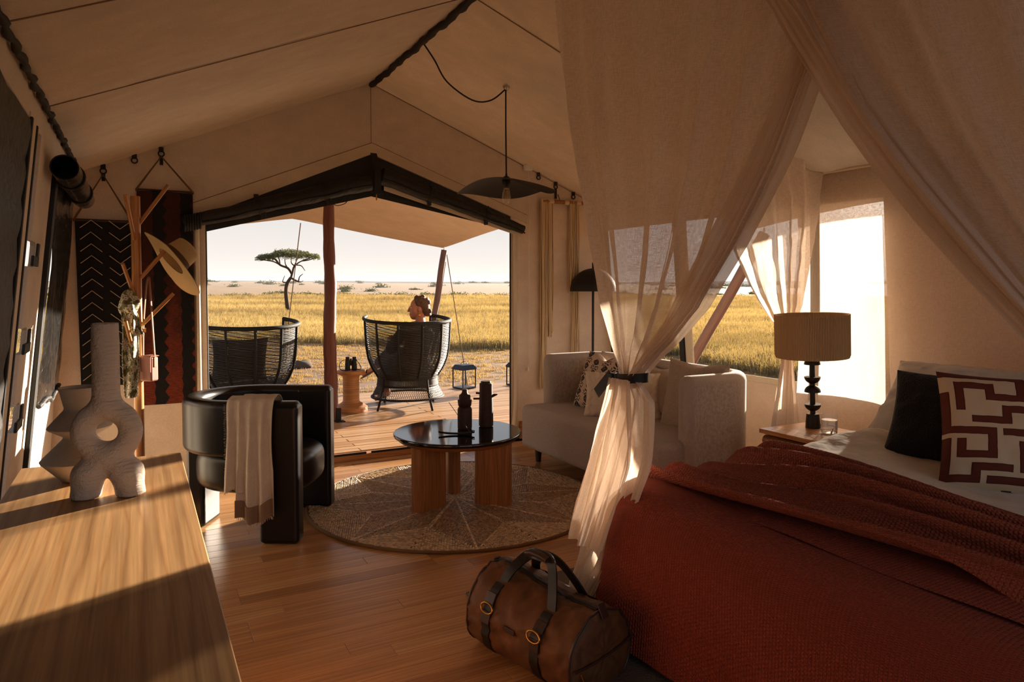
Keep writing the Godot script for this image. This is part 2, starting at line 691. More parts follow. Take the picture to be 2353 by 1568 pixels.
	var curl := grey(128, 128, func(x: int, y: int) -> float:
		return 0.5 + 0.5 * loop_noise(x, y, 128, 0.16, 0.16) + 0.3 * loop_noise(x, y, 128, 0.4, 0.4, 22.0))
	mat("boucle", Color(0.075, 0.068, 0.06), 1.0, null, Vector2(6, 6), curl, 0.7, {"rim_enabled": true, "rim": 0.5, "rim_tint": 0.5})
	mat("muslin", Color(0.93, 0.87, 0.79), 0.95, canvas_t, Vector2(4, 4), weave, 0.12, {"backlight_enabled": true, "backlight": Color(0.5, 0.45, 0.36)})
	mat("muslin_band", Color(0.70, 0.58, 0.47), 0.95, canvas_t, Vector2(4, 4), weave, 0.12)
	mat("cable_knit", Color(0.86, 0.79, 0.69), 0.95, null, Vector2(9, 9), grey(64, 64, func(x: int, y: int) -> float:
		var q := fposmod(x / 32.0 + 0.28 * absf(fposmod(y / 32.0, 1.0) - 0.5) * 2, 1.0)
		return 1.0 - pow(absf(q - 0.5) * 2, 1.5)), 0.8)
	var grain := grey(128, 128, func(x: int, y: int) -> float:
		return 0.5 + 0.4 * loop_noise(x, y, 128, 0.25, 0.25))
	mat("leather", Color(0.035, 0.033, 0.03), 0.34, null, Vector2(4, 4), grain, 0.02)
	mat("strap_leather", Color(0.07, 0.055, 0.045), 0.45, null, Vector2(6, 6), grain, 0.02)
	mat("bag_leather", Color(0.24, 0.165, 0.13), 0.35, null, Vector2(6, 6), grain, 0.03)
	var waxed := picture(256, 256, func(x: int, y: int) -> Color:
		var k := 0.85 + 0.22 * loop_noise(x, y, 256, 0.02, 0.025) + 0.06 * loop_noise(x, y, 256, 0.3, 0.3, 8.0)
		return Color(k, k * 0.97, k * 0.94))
	mat("waxed_canvas", Color(0.44, 0.29, 0.16), 0.62, waxed, Vector2(2.5, 2.5), fold, 0.25)
	mat("pink_leather", Color(0.66, 0.45, 0.38), 0.4, null, Vector2(6, 6), grain, 0.03)
	mat("tan_strap", Color(0.58, 0.40, 0.26), 0.5)
	var plaster := grey(256, 256, func(x: int, y: int) -> float:
		return 0.5 + 0.35 * loop_noise(x, y, 256, 0.05, 0.14) + 0.25 * loop_noise(x, y, 256, 0.35, 0.35, 31.0))
	mat("clay", Color(0.80, 0.74, 0.68), 0.95, null, Vector2(3.0, 3.0), plaster, 0.5)
	mat("clay_fine", Color(0.80, 0.74, 0.67), 0.95, null, Vector2(3.0, 6.0), plaster, 0.25)
	mat("black_stone", Color(0.03, 0.033, 0.04), 0.07, null, Vector2.ONE, null, 0.1, {"metallic_specular": 0.7})
	mat("black_metal", Color(0.03, 0.03, 0.032), 0.4, null, Vector2.ONE, null, 0.1, {"metallic": 0.4})
	mat("matte_black", Color(0.025, 0.024, 0.023), 0.6)
	mat("lantern_metal", Color(0.16, 0.17, 0.20), 0.45, null, Vector2.ONE, null, 0.1, {"metallic": 0.5})
	mat("brass", Color(0.80, 0.60, 0.28), 0.28, null, Vector2.ONE, null, 0.1, {"metallic": 1.0})
	mat("steel", Color(0.75, 0.72, 0.68), 0.3, null, Vector2.ONE, null, 0.1, {"metallic": 1.0})
	mat("white_plastic", Color(0.86, 0.84, 0.80), 0.45)
	mat("glass", Color(1, 1, 1, 0.08), 0.02, null, Vector2.ONE, null, 0.1, {"transparency": BaseMaterial3D.TRANSPARENCY_ALPHA})
	mat("bulb_glass", Color(1, 0.86, 0.6, 0.12), 0.02, null, Vector2.ONE, null, 0.1, {"transparency": BaseMaterial3D.TRANSPARENCY_ALPHA})
	mat("water", Color(0.9, 0.93, 0.95, 0.04), 0.02, null, Vector2.ONE, null, 0.1, {"refraction_enabled": true, "refraction_scale": 0.033})
	mat("rope_shade", Color(0.80, 0.66, 0.48), 0.95, null, Vector2.ONE, null, 0.1, {"backlight_enabled": true, "backlight": Color(0.35, 0.25, 0.14)})
	mat("yarn", Color(0.82, 0.72, 0.57), 0.95)
	mat("bamboo", Color(0.66, 0.44, 0.22), 0.5, wood, Vector2(1, 3))
	mat("wicker", Color(0.10, 0.09, 0.085).srgb_to_linear(), 0.75)
	mat("wicker_cord", Color(0.15, 0.135, 0.12), 0.55)
	mat("grey_cushion", Color(0.15, 0.13, 0.115), 0.95, heather, Vector2(3, 3))
	var straw := picture(128, 128, func(x: int, y: int) -> Color:
		var k := 0.88 + 0.12 * sin(x * TAU / 8.0) * sin(y * TAU / 8.0) + 0.1 * loop_noise(x, y, 128, 0.1, 0.1)
		return Color(k, k, k * 0.96))
	var straw_h := grey(128, 128, func(x: int, y: int) -> float:
		return 0.5 + 0.5 * sin(x * TAU / 8.0) * sin(y * TAU / 8.0))
	mat("straw", Color(0.90, 0.78, 0.58), 0.85, straw, Vector2(14, 14), straw_h, 0.1, {"backlight_enabled": true, "backlight": Color(0.3, 0.22, 0.12)})
	mat("straw_band", Color(0.42, 0.30, 0.19), 0.85, straw, Vector2(14, 14), straw_h, 0.1)
	mat("skin", Color(0.72, 0.47, 0.36), 0.55, null, Vector2.ONE, null, 0.1, {"subsurf_scatter_enabled": true, "subsurf_scatter_strength": 0.1})
	mat("hair", Color(0.36, 0.23, 0.13), 0.55, null, Vector2(8, 8), curl, 0.5)
	mat("shirt", Color(0.20, 0.14, 0.10), 0.9, null, Vector2(2, 2), fold, 0.5)
	mat("trousers", Color(0.30, 0.27, 0.30), 0.9, null, Vector2(2, 2), fold, 0.5)
	mat("mug", Color(0.30, 0.28, 0.28), 0.5)
	mat("carpet_grey", Color(0.42, 0.38, 0.34), 1.0, heather, Vector2(4, 4), curl, 0.4)
	mat("rug_grass", Color(1, 1, 1), 0.36, null, Vector2.ONE, null, 0.1, {"vertex_color_use_as_albedo": true, "metallic_specular": 0.65})
	mat("rug_back", Color(0.36, 0.26, 0.16), 0.9)
	mat("rug_edge", Color(0.60, 0.44, 0.25), 0.6, null, Vector2(40, 40), weave, 0.3)
	# printed and woven patterns
	mat("mud_cloth", Color(1, 1, 1), 0.95, picture(128, 128, func(x: int, y: int) -> Color:
		var k := 0.07 + 0.02 * loop_noise(x, y, 128, 0.3, 0.02)
		return Color(k, k * 0.9, k * 0.82)), Vector2(3, 3), weave, 0.06)
	mat("mud_thread", Color(0.86, 0.78, 0.66), 0.9)
	mat("kilim", Color(1, 1, 1), 0.95, picture(256, 512, func(x: int, y: int) -> Color:
		var u := x / 256.0
		var w := y / 512.0
		var zig := absf(fposmod(w * 17.0, 1.0) - 0.5) * 2.0
		zig = floorf(zig * 5.0) / 5.0
		var g := u + 0.055 * (zig - 0.5)
		var band := fposmod(g * 2.02 + 0.02, 1.0)
		var red := band < 0.52
		if band > 0.52:
			red = absf(band - 0.76) > 0.24 - 0.06 * zig
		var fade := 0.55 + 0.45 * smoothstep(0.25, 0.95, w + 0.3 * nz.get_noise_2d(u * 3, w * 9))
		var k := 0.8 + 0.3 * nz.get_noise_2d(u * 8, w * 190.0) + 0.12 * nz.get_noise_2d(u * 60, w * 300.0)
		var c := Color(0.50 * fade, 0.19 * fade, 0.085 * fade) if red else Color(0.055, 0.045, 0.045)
		return Color(c.r * k, c.g * k, c.b * k)), Vector2.ONE, weave, 0.08)
	M.kilim.uv1_scale = Vector3(1, 1, 1)
	mat("mud_print", Color(1, 1, 1), 0.9, mud_print(), Vector2.ONE, weave, 0.02)
	mat("maze_print", Color(1, 1, 1), 0.9, maze_print(), Vector2.ONE, weave, 0.02)
	var scarf_t := picture(128, 256, func(x: int, y: int) -> Color:
		var a := nz.get_noise_2d(x * 0.035, y * 0.03)
		var b := absf(fposmod(a * 4.0, 1.0) - 0.5)
		if b < 0.10:
			return Color(0.08, 0.10, 0.05)
		return Color(0.85, 0.81, 0.70) if a > -0.15 else (Color(0.40, 0.44, 0.18) if a > -0.45 else Color(0.45, 0.2, 0.13)))
	mat("scarf", Color(1, 1, 1), 0.5, scarf_t)
	# outdoors
	var dirt := picture(512, 512, func(x: int, y: int) -> Color:
		var a := loop_noise(x, y, 512, 0.012, 0.012)
		var b := loop_noise(x, y, 512, 0.06, 0.06, 44.0)
		var e := loop_noise(x, y, 512, 0.3, 0.3, 70.0)
		var k := clampf(0.80 + 0.16 * a + 0.16 * b + 0.16 * e, 0.2, 1.0)
		return Color(k, k * (0.93 + 0.06 * b), k * (0.86 + 0.1 * b)))
	mat("savanna", Color(0.56, 0.41, 0.25), 1.0, dirt, Vector2(0.16, 0.16))
	mat("far_grass", Color(0.68, 0.56, 0.39), 1.0, dirt, Vector2(0.02, 0.05))
	mat("hill", Color(0.46, 0.42, 0.29), 1.0, dirt, Vector2(0.01, 0.01))
	mat("grass", Color(1, 1, 1), 0.9, null, Vector2.ONE, null, 0.1, {"vertex_color_use_as_albedo": true, "backlight_enabled": true, "backlight": Color(0.9, 0.83, 0.62)})
	mat("bark", Color(0.30, 0.23, 0.18), 0.95)
	mat("leaf", Color(0.30, 0.31, 0.20), 0.9, null, Vector2.ONE, null, 0.1, {"backlight_enabled": true, "backlight": Color(0.3, 0.3, 0.15)})


func stroke(im: Image, a: Vector2, b: Vector2, w: float, c: Color) -> void:
	var k := int(a.distance_to(b) / maxf(1.0, w * 0.25)) + 1
	for i in k + 1:
		var p := a.lerp(b, float(i) / k)
		im.fill_rect(Rect2i(int(p.x - w / 2), int(p.y - w / 2), int(w), int(w)), c)


# cream cloth with black diamonds, crosses and dots in columns
func mud_print() -> ImageTexture:
	var im := Image.create(512, 512, false, Image.FORMAT_RGB8)
	im.fill(Color(0.80, 0.70, 0.61))
	var k := Color(0.09, 0.075, 0.07)
	for col in 4:
		for row in 5:
			var c := Vector2(64 + col * 128, 30 + row * 118 + (59 if col % 2 else 0))
			for s in [34.0, 19.0]:
				var g := 5.0 if s > 30 else 4.0
				var p := [c + Vector2(0, -s), c + Vector2(s, 0), c + Vector2(0, s), c + Vector2(-s, 0)]
				for e in 4:
					var m: Vector2 = (p[(e + 1) % 4] as Vector2)
					stroke(im, (p[e] as Vector2).lerp(m, g / s * 0.5), m.lerp(p[e], g / s * 0.5), 8, k)
			stroke(im, c, c + Vector2(1, 1), 11, k)
			for sx in [-1, 1]:
				for sy in [-1, 1]:
					stroke(im, c + Vector2(sx * 8, 59 + sy * 8), c + Vector2(sx * 32, 59 + sy * 22), 8, k)
					stroke(im, c + Vector2(sx * 38, 59 + sy * 4), c + Vector2(sx * 50, 59 + sy * 12), 6, k)
	return ImageTexture.create_from_image(im)


# cream cloth with broad red-brown angular lines that turn like a maze
func maze_print() -> ImageTexture:
	var im := Image.create(512, 512, false, Image.FORMAT_RGB8)
	im.fill(Color(0.80, 0.71, 0.60))
	var lines := [
		[0, 0, 5, 0, 5, 2, 3, 2, 3, 1, 1, 1, 1, 3], [6, 0, 6, 3, 4, 3, 4, 4, 2, 4], [7, 0, 10, 0, 10, 2, 8, 2, 8, 4, 6, 4],
		[11, 0, 11, 4, 9, 4, 9, 3], [12, 0, 15, 0, 15, 3, 13, 3, 13, 1], [12, 2, 12, 5, 15, 5, 15, 4], [0, 2, 0, 5, 3, 5, 3, 7, 1, 7, 1, 6],
		[4, 5, 7, 5, 7, 8, 5, 8, 5, 6], [8, 5, 11, 5, 11, 6, 9, 6, 9, 8, 12, 8], [12, 6, 14, 6, 14, 8], [15, 6, 15, 9, 13, 9, 13, 10],
		[0, 6, 0, 9, 2, 9, 2, 8, 4, 8], [3, 9, 6, 9, 6, 11, 4, 11, 4, 10], [7, 9, 10, 9, 10, 11, 8, 11, 8, 10], [11, 9, 12, 9, 12, 12, 15, 12, 15, 10],
		[0, 10, 2, 10, 2, 13, 0, 13, 0, 11], [3, 12, 7, 12, 7, 14, 5, 14, 5, 13, 3, 13, 3, 15], [8, 12, 11, 12, 11, 14, 9, 14, 9, 13], [12, 13, 12, 15, 15, 15, 15, 13, 13, 13],
		[0, 14, 2, 14, 2, 15, 0, 15], [4, 15, 11, 15, 10, 15]]
	for pass_ in 2:
		for l in lines:
			for i in range(0, l.size() - 3, 2):
				var a := Vector2(l[i], l[i + 1]) * 51.0 + Vector2(14, 14)
				var b := Vector2(l[i + 2], l[i + 3]) * 51.0 + Vector2(14, 14)
				stroke(im, a, b, 31 if pass_ == 0 else 24, Color(0.27, 0.11, 0.07) if pass_ == 0 else Color(0.38, 0.15, 0.09))
	return ImageTexture.create_from_image(im)


# ---------------------------------------------------------------- the scene

const RIDGE := Vector2(1.645, 2.957)
const FRONT := -5.4
const BACK := 1.1
var sun_dir := Vector3.ZERO


func roof(x: float) -> float:
	return RIDGE.y + (x - RIDGE.x) * 0.429 if x < RIDGE.x else RIDGE.y - (x - RIDGE.x) * 0.38


func _ready() -> void:
	rng.seed = 7
	var cam := Camera3D.new()
	cam.name = "camera"
	cam.position = Vector3(0, 1.35, 0)
	cam.rotation_degrees = Vector3(-2.0, -28.3, 0)
	cam.projection = Camera3D.PROJECTION_FRUSTUM
	cam.near = 0.05
	cam.far = 6000.0
	cam.size = 0.05 * 1568.0 / 1600.0
	cam.frustum_offset = Vector2(0, -0.05 * 68.0 / 1600.0)
	add_child(cam)
	cam.current = true
	var sky := ProceduralSkyMaterial.new()
	sky.sky_top_color = Color(0.60, 0.69, 0.79)
	sky.sky_horizon_color = Color(0.94, 0.90, 0.86)
	sky.sky_curve = 0.22
	sky.sky_energy_multiplier = 0.9
	sky.ground_bottom_color = Color(0.55, 0.45, 0.32)
	sky.ground_horizon_color = Color(0.80, 0.70, 0.55)
	sky.sun_angle_max = 40.0
	sky.sun_curve = 0.26
	var env := Environment.new()
	env.background_mode = Environment.BG_SKY
	env.sky = Sky.new()
	env.sky.sky_material = sky
	env.tonemap_mode = Environment.TONE_MAPPER_LINEAR
	env.tonemap_exposure = 1.42
	env.volumetric_fog_enabled = true
	env.volumetric_fog_density = 0.0
	env.sdfgi_enabled = true
	env.ssao_enabled = true
	env.ssil_enabled = true
	var we := WorldEnvironment.new()
	we.name = "environment"
	we.environment = env
	add_child(we)
	var sun := DirectionalLight3D.new()
	sun.name = "sun"
	var az := deg_to_rad(63.8)
	var el := deg_to_rad(10.5)
	sun_dir = Vector3(sin(az) * cos(el), sin(el), -cos(az) * cos(el))
	sun.light_color = Color(1.0, 0.93, 0.845)
	sun.light_energy = 5.2
	sun.light_angular_distance = 0.6
	sun.shadow_enabled = true
	add_child(sun)
	sun.look_at_from_position(sun_dir * 20.0, Vector3.ZERO)

	make_materials()
	build_floor()
	build_roof()
	build_front_wall()
	build_side_walls()
	build_deck()
	build_land()
	build_fly()
	build_bed()
	build_nets()
	build_sofa()
	build_sideboard()
	build_armchair()
	build_coffee_table()
	build_nightstand()
	build_hangings()
	build_lamps()
	build_coat_stand()
	build_vases()
	build_bag()
	build_outdoor_seats()
	build_person()


func build_floor() -> void:
	var fl := struct("floor", "warm brown wooden strip floor inside the tent", "floor")
	put(Shape.new().box(Vector3(1.72, -0.06, -1.55), Vector3(4.5, 0.08, 7.6), 0.002), "subfloor", M.dark_wood, fl)
	var mats := [M.floor_wood, M.floor_wood_dark, M.floor_wood, M.floor_wood_light, M.floor_wood]
	var w := 0.088
	var z := -5.31 + w / 2
	var rest := Shape.new()
	var made := {}
	while z < BACK:
		var x := -0.53
		while x < 3.99:
			var l := snappedf(rng.randf_range(0.6, 1.5), 0.3)
			if x < -0.5:
				l = snappedf(rng.randf_range(0.3, 1.2), 0.15)
			if x + l > 3.75:
				l = 4.0 - x
			if z < -1.55:
				var key := "%d_%d" % [int(l * 1000), rng.randi() % 3]
				if not made.has(key):
					var s := Shape.new()
					s.uo = Vector2(rng.randf(), rng.randf_range(0.0, 0.2))
					s.box(Vector3.ZERO, Vector3(l - 0.0012, 0.02, w - 0.0012), 0.0012)
					made[key] = baked(s)
				var o := MeshInstance3D.new()
				o.name = "floor_board"
				o.mesh = made[key]
				o.material_override = mats[rng.randi() % 5]
				o.position = Vector3(x + l / 2, -0.01 + rng.randf_range(-0.0003, 0.0), z)
				fl.add_child(o, true)
			else:
				rest.uo = Vector2(rng.randf(), rng.randf_range(0.0, 0.2))
				rest.box(Vector3(x + l / 2, -0.01, z), Vector3(l - 0.0012, 0.02, w - 0.0012), 0.0012)
			x += l
		z += w
	put(rest, "floor_boards_behind", M.floor_wood, fl).set_meta("kind", "stuff")
	# the rug, the carpet under the bed
	var rug := thing("round_rug", "round braided grass rug with a star of diamond petals under the coffee table", "rug", Vector3(1.76, 0.0, -4.03), 0.5)
	put(Shape.new().lathe([Vector2(0.9, 0.001), Vector2(0.9, 0.006), Vector2(0.001, 0.006)], 96), "backing", M.rug_back, rug)
	# braided strands: short grains of grass laid along each diamond, and across it outside
	var gs := Shape.new()
	gs.grid(6, 4, func(u: float, q: float) -> Vector3:
		var fat := sin(q * PI)
		return Vector3((q - 0.5) * 0.026, sin(u * TAU) * 0.0048 * fat, cos(u * TAU) * 0.0062 * fat), 1, 1, true)
	var at_ := []
	var half := tan(TAU / 16)
	for s in 8:
		for m: float in [-1.0, 1.0]:
			for part in 2:
				var dir := (0.39 if part == 0 else -0.75) * m
				var ca := cos(dir)
				var sa := sin(dir)
				for i in 176:
					for j in 120:
						var st := (i - 88) * 0.0118
						var ln := (j - 60) * 0.0185 + (0.009 if i % 2 else 0.0)
						var p := Vector2(ca * ln - sa * st, sa * ln + ca * st)
						if p.x < 0.012 or p.y * m < 0.003 or p.length() > 0.895 or p.y * m > p.x * half:
							continue
						var edge := p.x * half * 0.96 if p.x < 0.52 else 0.52 * half * (0.90 - p.x) / 0.38
						if (p.y * m < edge - 0.004) != (part == 0) or absf(p.y * m - edge) < 0.004:
							continue
						at_.append([p.rotated(TAU / 8 * s), dir + TAU / 8 * s + (0.34 if i % 2 else -0.34), part])
			for k in 48:
				var x := 0.018 + k * 0.0185
				if x < 0.9:
					at_.append([Vector2(x, 0).rotated(TAU / 8 * s), TAU / 8 * s + 0.5 * m, 2])
				var e := x * half * 0.96 if x < 0.52 else 0.52 * half * (0.90 - x) / 0.38
				if x < 0.9:
					at_.append([Vector2(x, e * m).rotated(TAU / 8 * s), TAU / 8 * s + (0.39 if x < 0.52 else -0.5) * m + 0.4, 2])
	var mm := MultiMesh.new()
	mm.transform_format = MultiMesh.TRANSFORM_3D
	mm.use_colors = true
	mm.mesh = baked(gs)
	mm.instance_count = at_.size()
	for i in at_.size():
		var p: Vector2 = at_[i][0]
		var b := Basis(Vector3.UP, -float(at_[i][1]) + rng.randf_range(-0.15, 0.15)) * Basis(Vector3(0, 0, 1), rng.randf_range(-0.12, 0.12))
		mm.set_instance_transform(i, Transform3D(b, Vector3(p.x, 0.0105 + rng.randf_range(-0.0015, 0.0015) + (0.002 if at_[i][2] == 2 else 0.0), p.y)))
		var base: Color = [Color(0.43, 0.27, 0.125), Color(0.60, 0.42, 0.225), Color(0.70, 0.52, 0.31)][at_[i][2]]
		mm.set_instance_color(i, base * rng.randf_range(0.55, 1.25))
	var mi := MultiMeshInstance3D.new()
	mi.name = "braided_strands"
	mi.multimesh = mm
	mi.material_override = M.rug_grass
	mi.set_meta("kind", "stuff")
	rug.add_child(mi)
	put(Shape.new().tube(arc(Vector3(0, 0.008, 0), Vector3(0.905, 0, 0), Vector3(0, 0, 0.905), 0, TAU, 120), 0.010, 8, 0.9, false), "braided_edge", M.rug_edge, rug)
	var cp := put(Shape.new().box(Vector3(2.6, 0.006, -1.4), Vector3(2.7, 0.012, 2.7), 0.004), "bed_rug", M.carpet_grey)
	tag(cp, "flat grey rug lying under the bed and the brown bag", "rug")


func build_roof() -> void:
	var c := struct("ceiling", "beige canvas tent roof in two slopes with stitched seams", "ceiling")
	var cuts := [BACK, 0.0, -1.2, -2.46, -3.52, FRONT - 0.03]
	for side in 2:
		var xe := -0.40 if side == 0 else 3.92
		for i in cuts.size() - 1:
			var za: float = cuts[i]
			var zb: float = cuts[i + 1]
			var f := func(u: float, q: float) -> Vector3:
				var x := lerpf(RIDGE.x, xe, u)
				var z := lerpf(za, zb, q)
				var pull := sin(q * PI) * sin(u * PI) * 0.022 + 0.004 * nz.get_noise_2d(x * 2.2, z * 2.2)
				pull += 0.006 * pow(u, 6.0) * sin(z * 36.0)
				return Vector3(x, roof(x) + pull, z)
			put(Shape.new().sheet(28, 14, f, 0.010, 2.2, absf(za - zb)), "canvas_panel", M.canvas, c)
			if i > 0:
				var e := put(Shape.new().box(Vector3.ZERO, Vector3(absf(xe - RIDGE.x) * 1.09 - 0.06, 0.003, 0.007), 0.001), "seam", M.seam, c)
				var xm := (xe + RIDGE.x) / 2
				e.position = Vector3(xm, roof(xm) - 0.0095, za)
				e.rotation.z = atan(0.429) if side == 0 else -atan(0.38)
	var pts := []
	var pr := []
	for i in 150:
		var z := lerpf(FRONT + 0.02, BACK - 0.1, i / 149.0)
		pts.append(Vector3(RIDGE.x + 0.004 * sin(z * 11.0), RIDGE.y - 0.028 + 0.005 * sin(z * 23.0), z))
		pr.append(0.022 + 0.004 * sin(z * 41.0))
	tag(put(Shape.new().tube(pts, pr, 8), "trim_1", M.black_cloth), "dark ruffled band along the ridge of the tent roof", "trim", "", "structure")
	pts = []
	pr = []
	for i in 220:
		var z := lerpf(FRONT + 0.03, 0.6, i / 219.0)
		pts.append(Vector3(-0.315 + 0.004 * sin(z * 31.0), 2.088 + 0.004 * sin(z * 43.0), z))
		pr.append(0.012 + 0.004 * sin(z * 52.0))
	tag(put(Shape.new().tube(pts, pr, 7), "trim_2", M.black_cloth), "dark ruffled band where the roof meets the window side wall", "trim", "", "structure")


func build_front_wall() -> void:
	var w := struct("wall_front", "beige canvas gable wall with a wide peaked doorway to the deck", "wall")
	var th := 0.03
	var z := FRONT - 0.015
	var P := func(a: Array) -> PackedVector2Array:
		var o := PackedVector2Array()
		for i in range(0, a.size(), 2):
			o.append(Vector2(a[i], a[i + 1]))
		return o
	put(Shape.new().at(Vector3(0, 0, z)).slab(P.call([-0.56, 0, 0.435, 0, 0.435, 1.9, 0.40, roof(0.40) - 0.004, -0.345, roof(-0.345) - 0.004]), th), "canvas_panel", M.canvas, w)
	put(Shape.new().at(Vector3(0, 0, z)).slab(P.call([0.40, roof(0.40) - 0.004, 0.435, 1.86, 1.65, 2.40, 1.645, 2.951]), th), "canvas_panel", M.canvas, w)
	put(Shape.new().at(Vector3(0, 0, z)).slab(P.call([1.645, 2.951, 1.65, 2.40, 2.90, 1.97, 2.98, roof(2.98) - 0.004]), th), "canvas_panel", M.canvas, w)
	put(Shape.new().at(Vector3(0, 0, z)).slab(P.call([2.98, roof(2.98) - 0.004, 2.90, 1.97, 2.90, 0.0, 4.04, 0, 3.87, roof(3.87) - 0.004]), th), "canvas_panel", M.canvas, w)
	# the hemmed band that follows the doorway
	put(Shape.new().at(Vector3(0, 0, FRONT + 0.003)).slab(P.call([0.30, 1.80, 0.435, 1.86, 1.65, 2.40, 2.90, 1.97, 3.06, 1.915, 3.06, 1.985, 1.65, 2.485, 0.30, 1.915]), 0.006), "door_hem", M.canvas_band, w)
	for a in [[0.30, 1.918, 1.65, 2.487], [3.06, 1.987, 1.65, 2.487]]:
		put(Shape.new().tube([Vector3(a[0], a[1], FRONT + 0.004), Vector3(a[2], a[3], FRONT + 0.004)], 0.0025, 6), "seam", M.seam, w)
	put(Shape.new().tube([Vector3(1.645, 2.49, FRONT + 0.001), Vector3(1.645, 2.94, FRONT + 0.001)], 0.002, 6), "seam", M.seam, w)
	put(Shape.new().tube([Vector3(1.66, 2.945, FRONT + 0.004), Vector3(3.8, roof(3.8) - 0.02, FRONT + 0.004)], 0.0025, 6), "seam", M.seam, w)
	for a in [[0.437, 1.80], [2.896, 1.9]]:
		put(Shape.new().tube([Vector3(a[0], 0.05, FRONT - 0.01), Vector3(a[0], a[1], FRONT - 0.01)], 0.008, 8), "door_piping", M.strap, w)
	put(Shape.new().tube([Vector3(0.38, 0.0, FRONT + 0.012), Vector3(0.38, 1.8, FRONT + 0.012)], [0.034, 0.03], 10, 0.5), "door_flap_edge", M.canvas_band, w)
	put(Shape.new().tube(curve([Vector3(2.93, 1.86, FRONT + 0.012), Vector3(2.935, 1.0, FRONT + 0.012), Vector3(2.935, 0.3, FRONT + 0.014), Vector3(2.89, 0.0, FRONT + 0.03)]), 0.036, 10, 0.5), "door_flap_edge", M.canvas_band, w)
	# black fly screen above the doorway
	put(Shape.new().at(Vector3(0, 0, FRONT - 0.02)).slab(P.call([0.42, 1.74, 1.65, 2.07, 2.91, 1.85, 2.91, 1.975, 1.65, 2.41, 0.42, 1.86]), 0.006), "fly_screen", M.black_mesh, w)
	var sl := struct("trim_3", "low wooden door sill with a black rail in front of the deck", "trim")
	put(Shape.new().box(Vector3(1.66, 0.022, -5.355), Vector3(2.46, 0.046, 0.09), 0.004), "sill", M.spool_wood, sl)
	put(Shape.new().box(Vector3(1.0, 0.05, -5.318), Vector3(1.13, 0.02, 0.014), 0.002), "rail", M.strap, sl)
	put(Shape.new().box(Vector3(2.24, 0.05, -5.318), Vector3(1.27, 0.02, 0.014), 0.002), "rail", M.strap, sl)
	tag(put(Shape.new().box(Vector3(3.5, 0.08, -5.385), Vector3(1.05, 0.16, 0.012), 0.003), "baseboard_front", M.stand_wood), "low wooden board along the foot of the gable wall", "baseboard", "", "structure")
	# the rolled door flaps
	for k in 2:
		var t := thing("rolled_door_flap", ["dark canvas door flap rolled up over the left slope of the doorway", "dark canvas door flap rolled up above the doorway beside the pendant lamp"][k], "door flap", Vector3(1.65, 2.2, FRONT + 0.07), 0, "rolled door flaps")
		var pa := Vector3(-1.36, -0.41, 0.0) if k == 0 else Vector3(0.055, 0.02, 0.0)
		var pb := Vector3(-0.04, -0.03, 0.0) if k == 0 else Vector3(1.33, -0.345, 0.0)
		var pts := []
		var rad := []
		for i in 40:
			var u := i / 39.0
			pts.append(pa.lerp(pb, u) + Vector3(0, 0.004 * sin(u * 17.0), 0))
			rad.append((lerpf(0.046, 0.066, u) if k == 0 else lerpf(0.068, 0.038, u)) * (1 + 0.035 * sin(u * 50.0) + 0.03 * nz.get_noise_1d(u * 30)))
		put(Shape.new().tube(pts, rad, 20), "roll", M.roll_cloth, t)
		var lip := []
		for i in 20:
			var u := i / 19.0
			lip.append(pa.lerp(pb, u) + Vector3(0, -0.03 + 0.006 * sin(u * 23.0), rad[i * 2] * 0.92))
		put(Shape.new().tube(lip, 0.006, 6), "flap_edge", M.black_cloth, t)
		if k == 1:
			put(Shape.new().sheet(20, 2, func(u: float, q: float) -> Vector3: return pa.lerp(pb, u * 0.97 + 0.02) + Vector3(0, -0.045 - q * 0.055 * (1 - u * 0.6), -0.015), 0.004, 1.3, 0.05), "outer_hem", M.canvas_band, t)
		for u in ([0.38, 0.735] if k == 0 else [0.32, 0.72]):
			var c := pa.lerp(pb, u)
			var r: float = rad[int(u * 39)] + 0.004
			var dir := (pb - pa).normalized()
			var up := Vector3(-dir.y, dir.x, 0)
			var st := Shape.new()
			st.sheet(24, 2, func(a: float, q: float) -> Vector3: return c + dir * (q - 0.5) * 0.034 + (up * cos(a * TAU * 0.995) + Vector3(0, 0, 1) * sin(a * TAU * 0.995)) * r, 0.003)
			var sp := put(st, "strap", M.strap, t)
			put(Shape.new().box(c + up * (r + 0.012) + Vector3(0, 0, -0.02), Vector3(0.034, 0.05, 0.004), 0.001), "strap_end", M.strap, sp)
			put(Shape.new().at(c - up * (r + 0.012) + Vector3(0.008, 0, 0.01), Vector3(0.3, 0, 0.15)).box(Vector3.ZERO, Vector3(0.036, 0.042, 0.014), 0.004), "buckle", M.strap, sp)
			if k == 0 and u > 0.5:
				put(Shape.new().tube(curve([c - up * r + Vector3(0.02, 0, 0.02), c + Vector3(0.08, -0.10, 0.03), c + Vector3(0.15, -0.08, 0.03), c + Vector3(0.17, -0.04, 0.03)]), 0.008, 6, 0.4), "strap_end", M.strap, sp)
		if k == 0:
			var rp := Shape.new()
			for j in 7:
				rp.tube(arc(pa + Vector3(0.01 + 0.016 * j, 0.004 * j, 0), Vector3(0, 0.053, 0), Vector3(0, 0, 0.053), 0, TAU, 18), 0.008, 6, 1.0, false)
			put(rp, "tie_cord", M.black_cloth, t)
	var zs := thing("zip_strap", "black strap with a small brass zip pull hanging at the peak of the doorway", "strap", Vector3(1.652, 2.40, FRONT + 0.02))
	put(Shape.new().sheet(2, 10, func(u: float, q: float) -> Vector3: return Vector3((u - 0.5) * 0.05, -0.33 * (1 - q), 0.02 + 0.11 * sin(minf(1.0, (1 - q) * 1.4) * PI * 0.55)), 0.004), "strap_band", M.strap, zs)
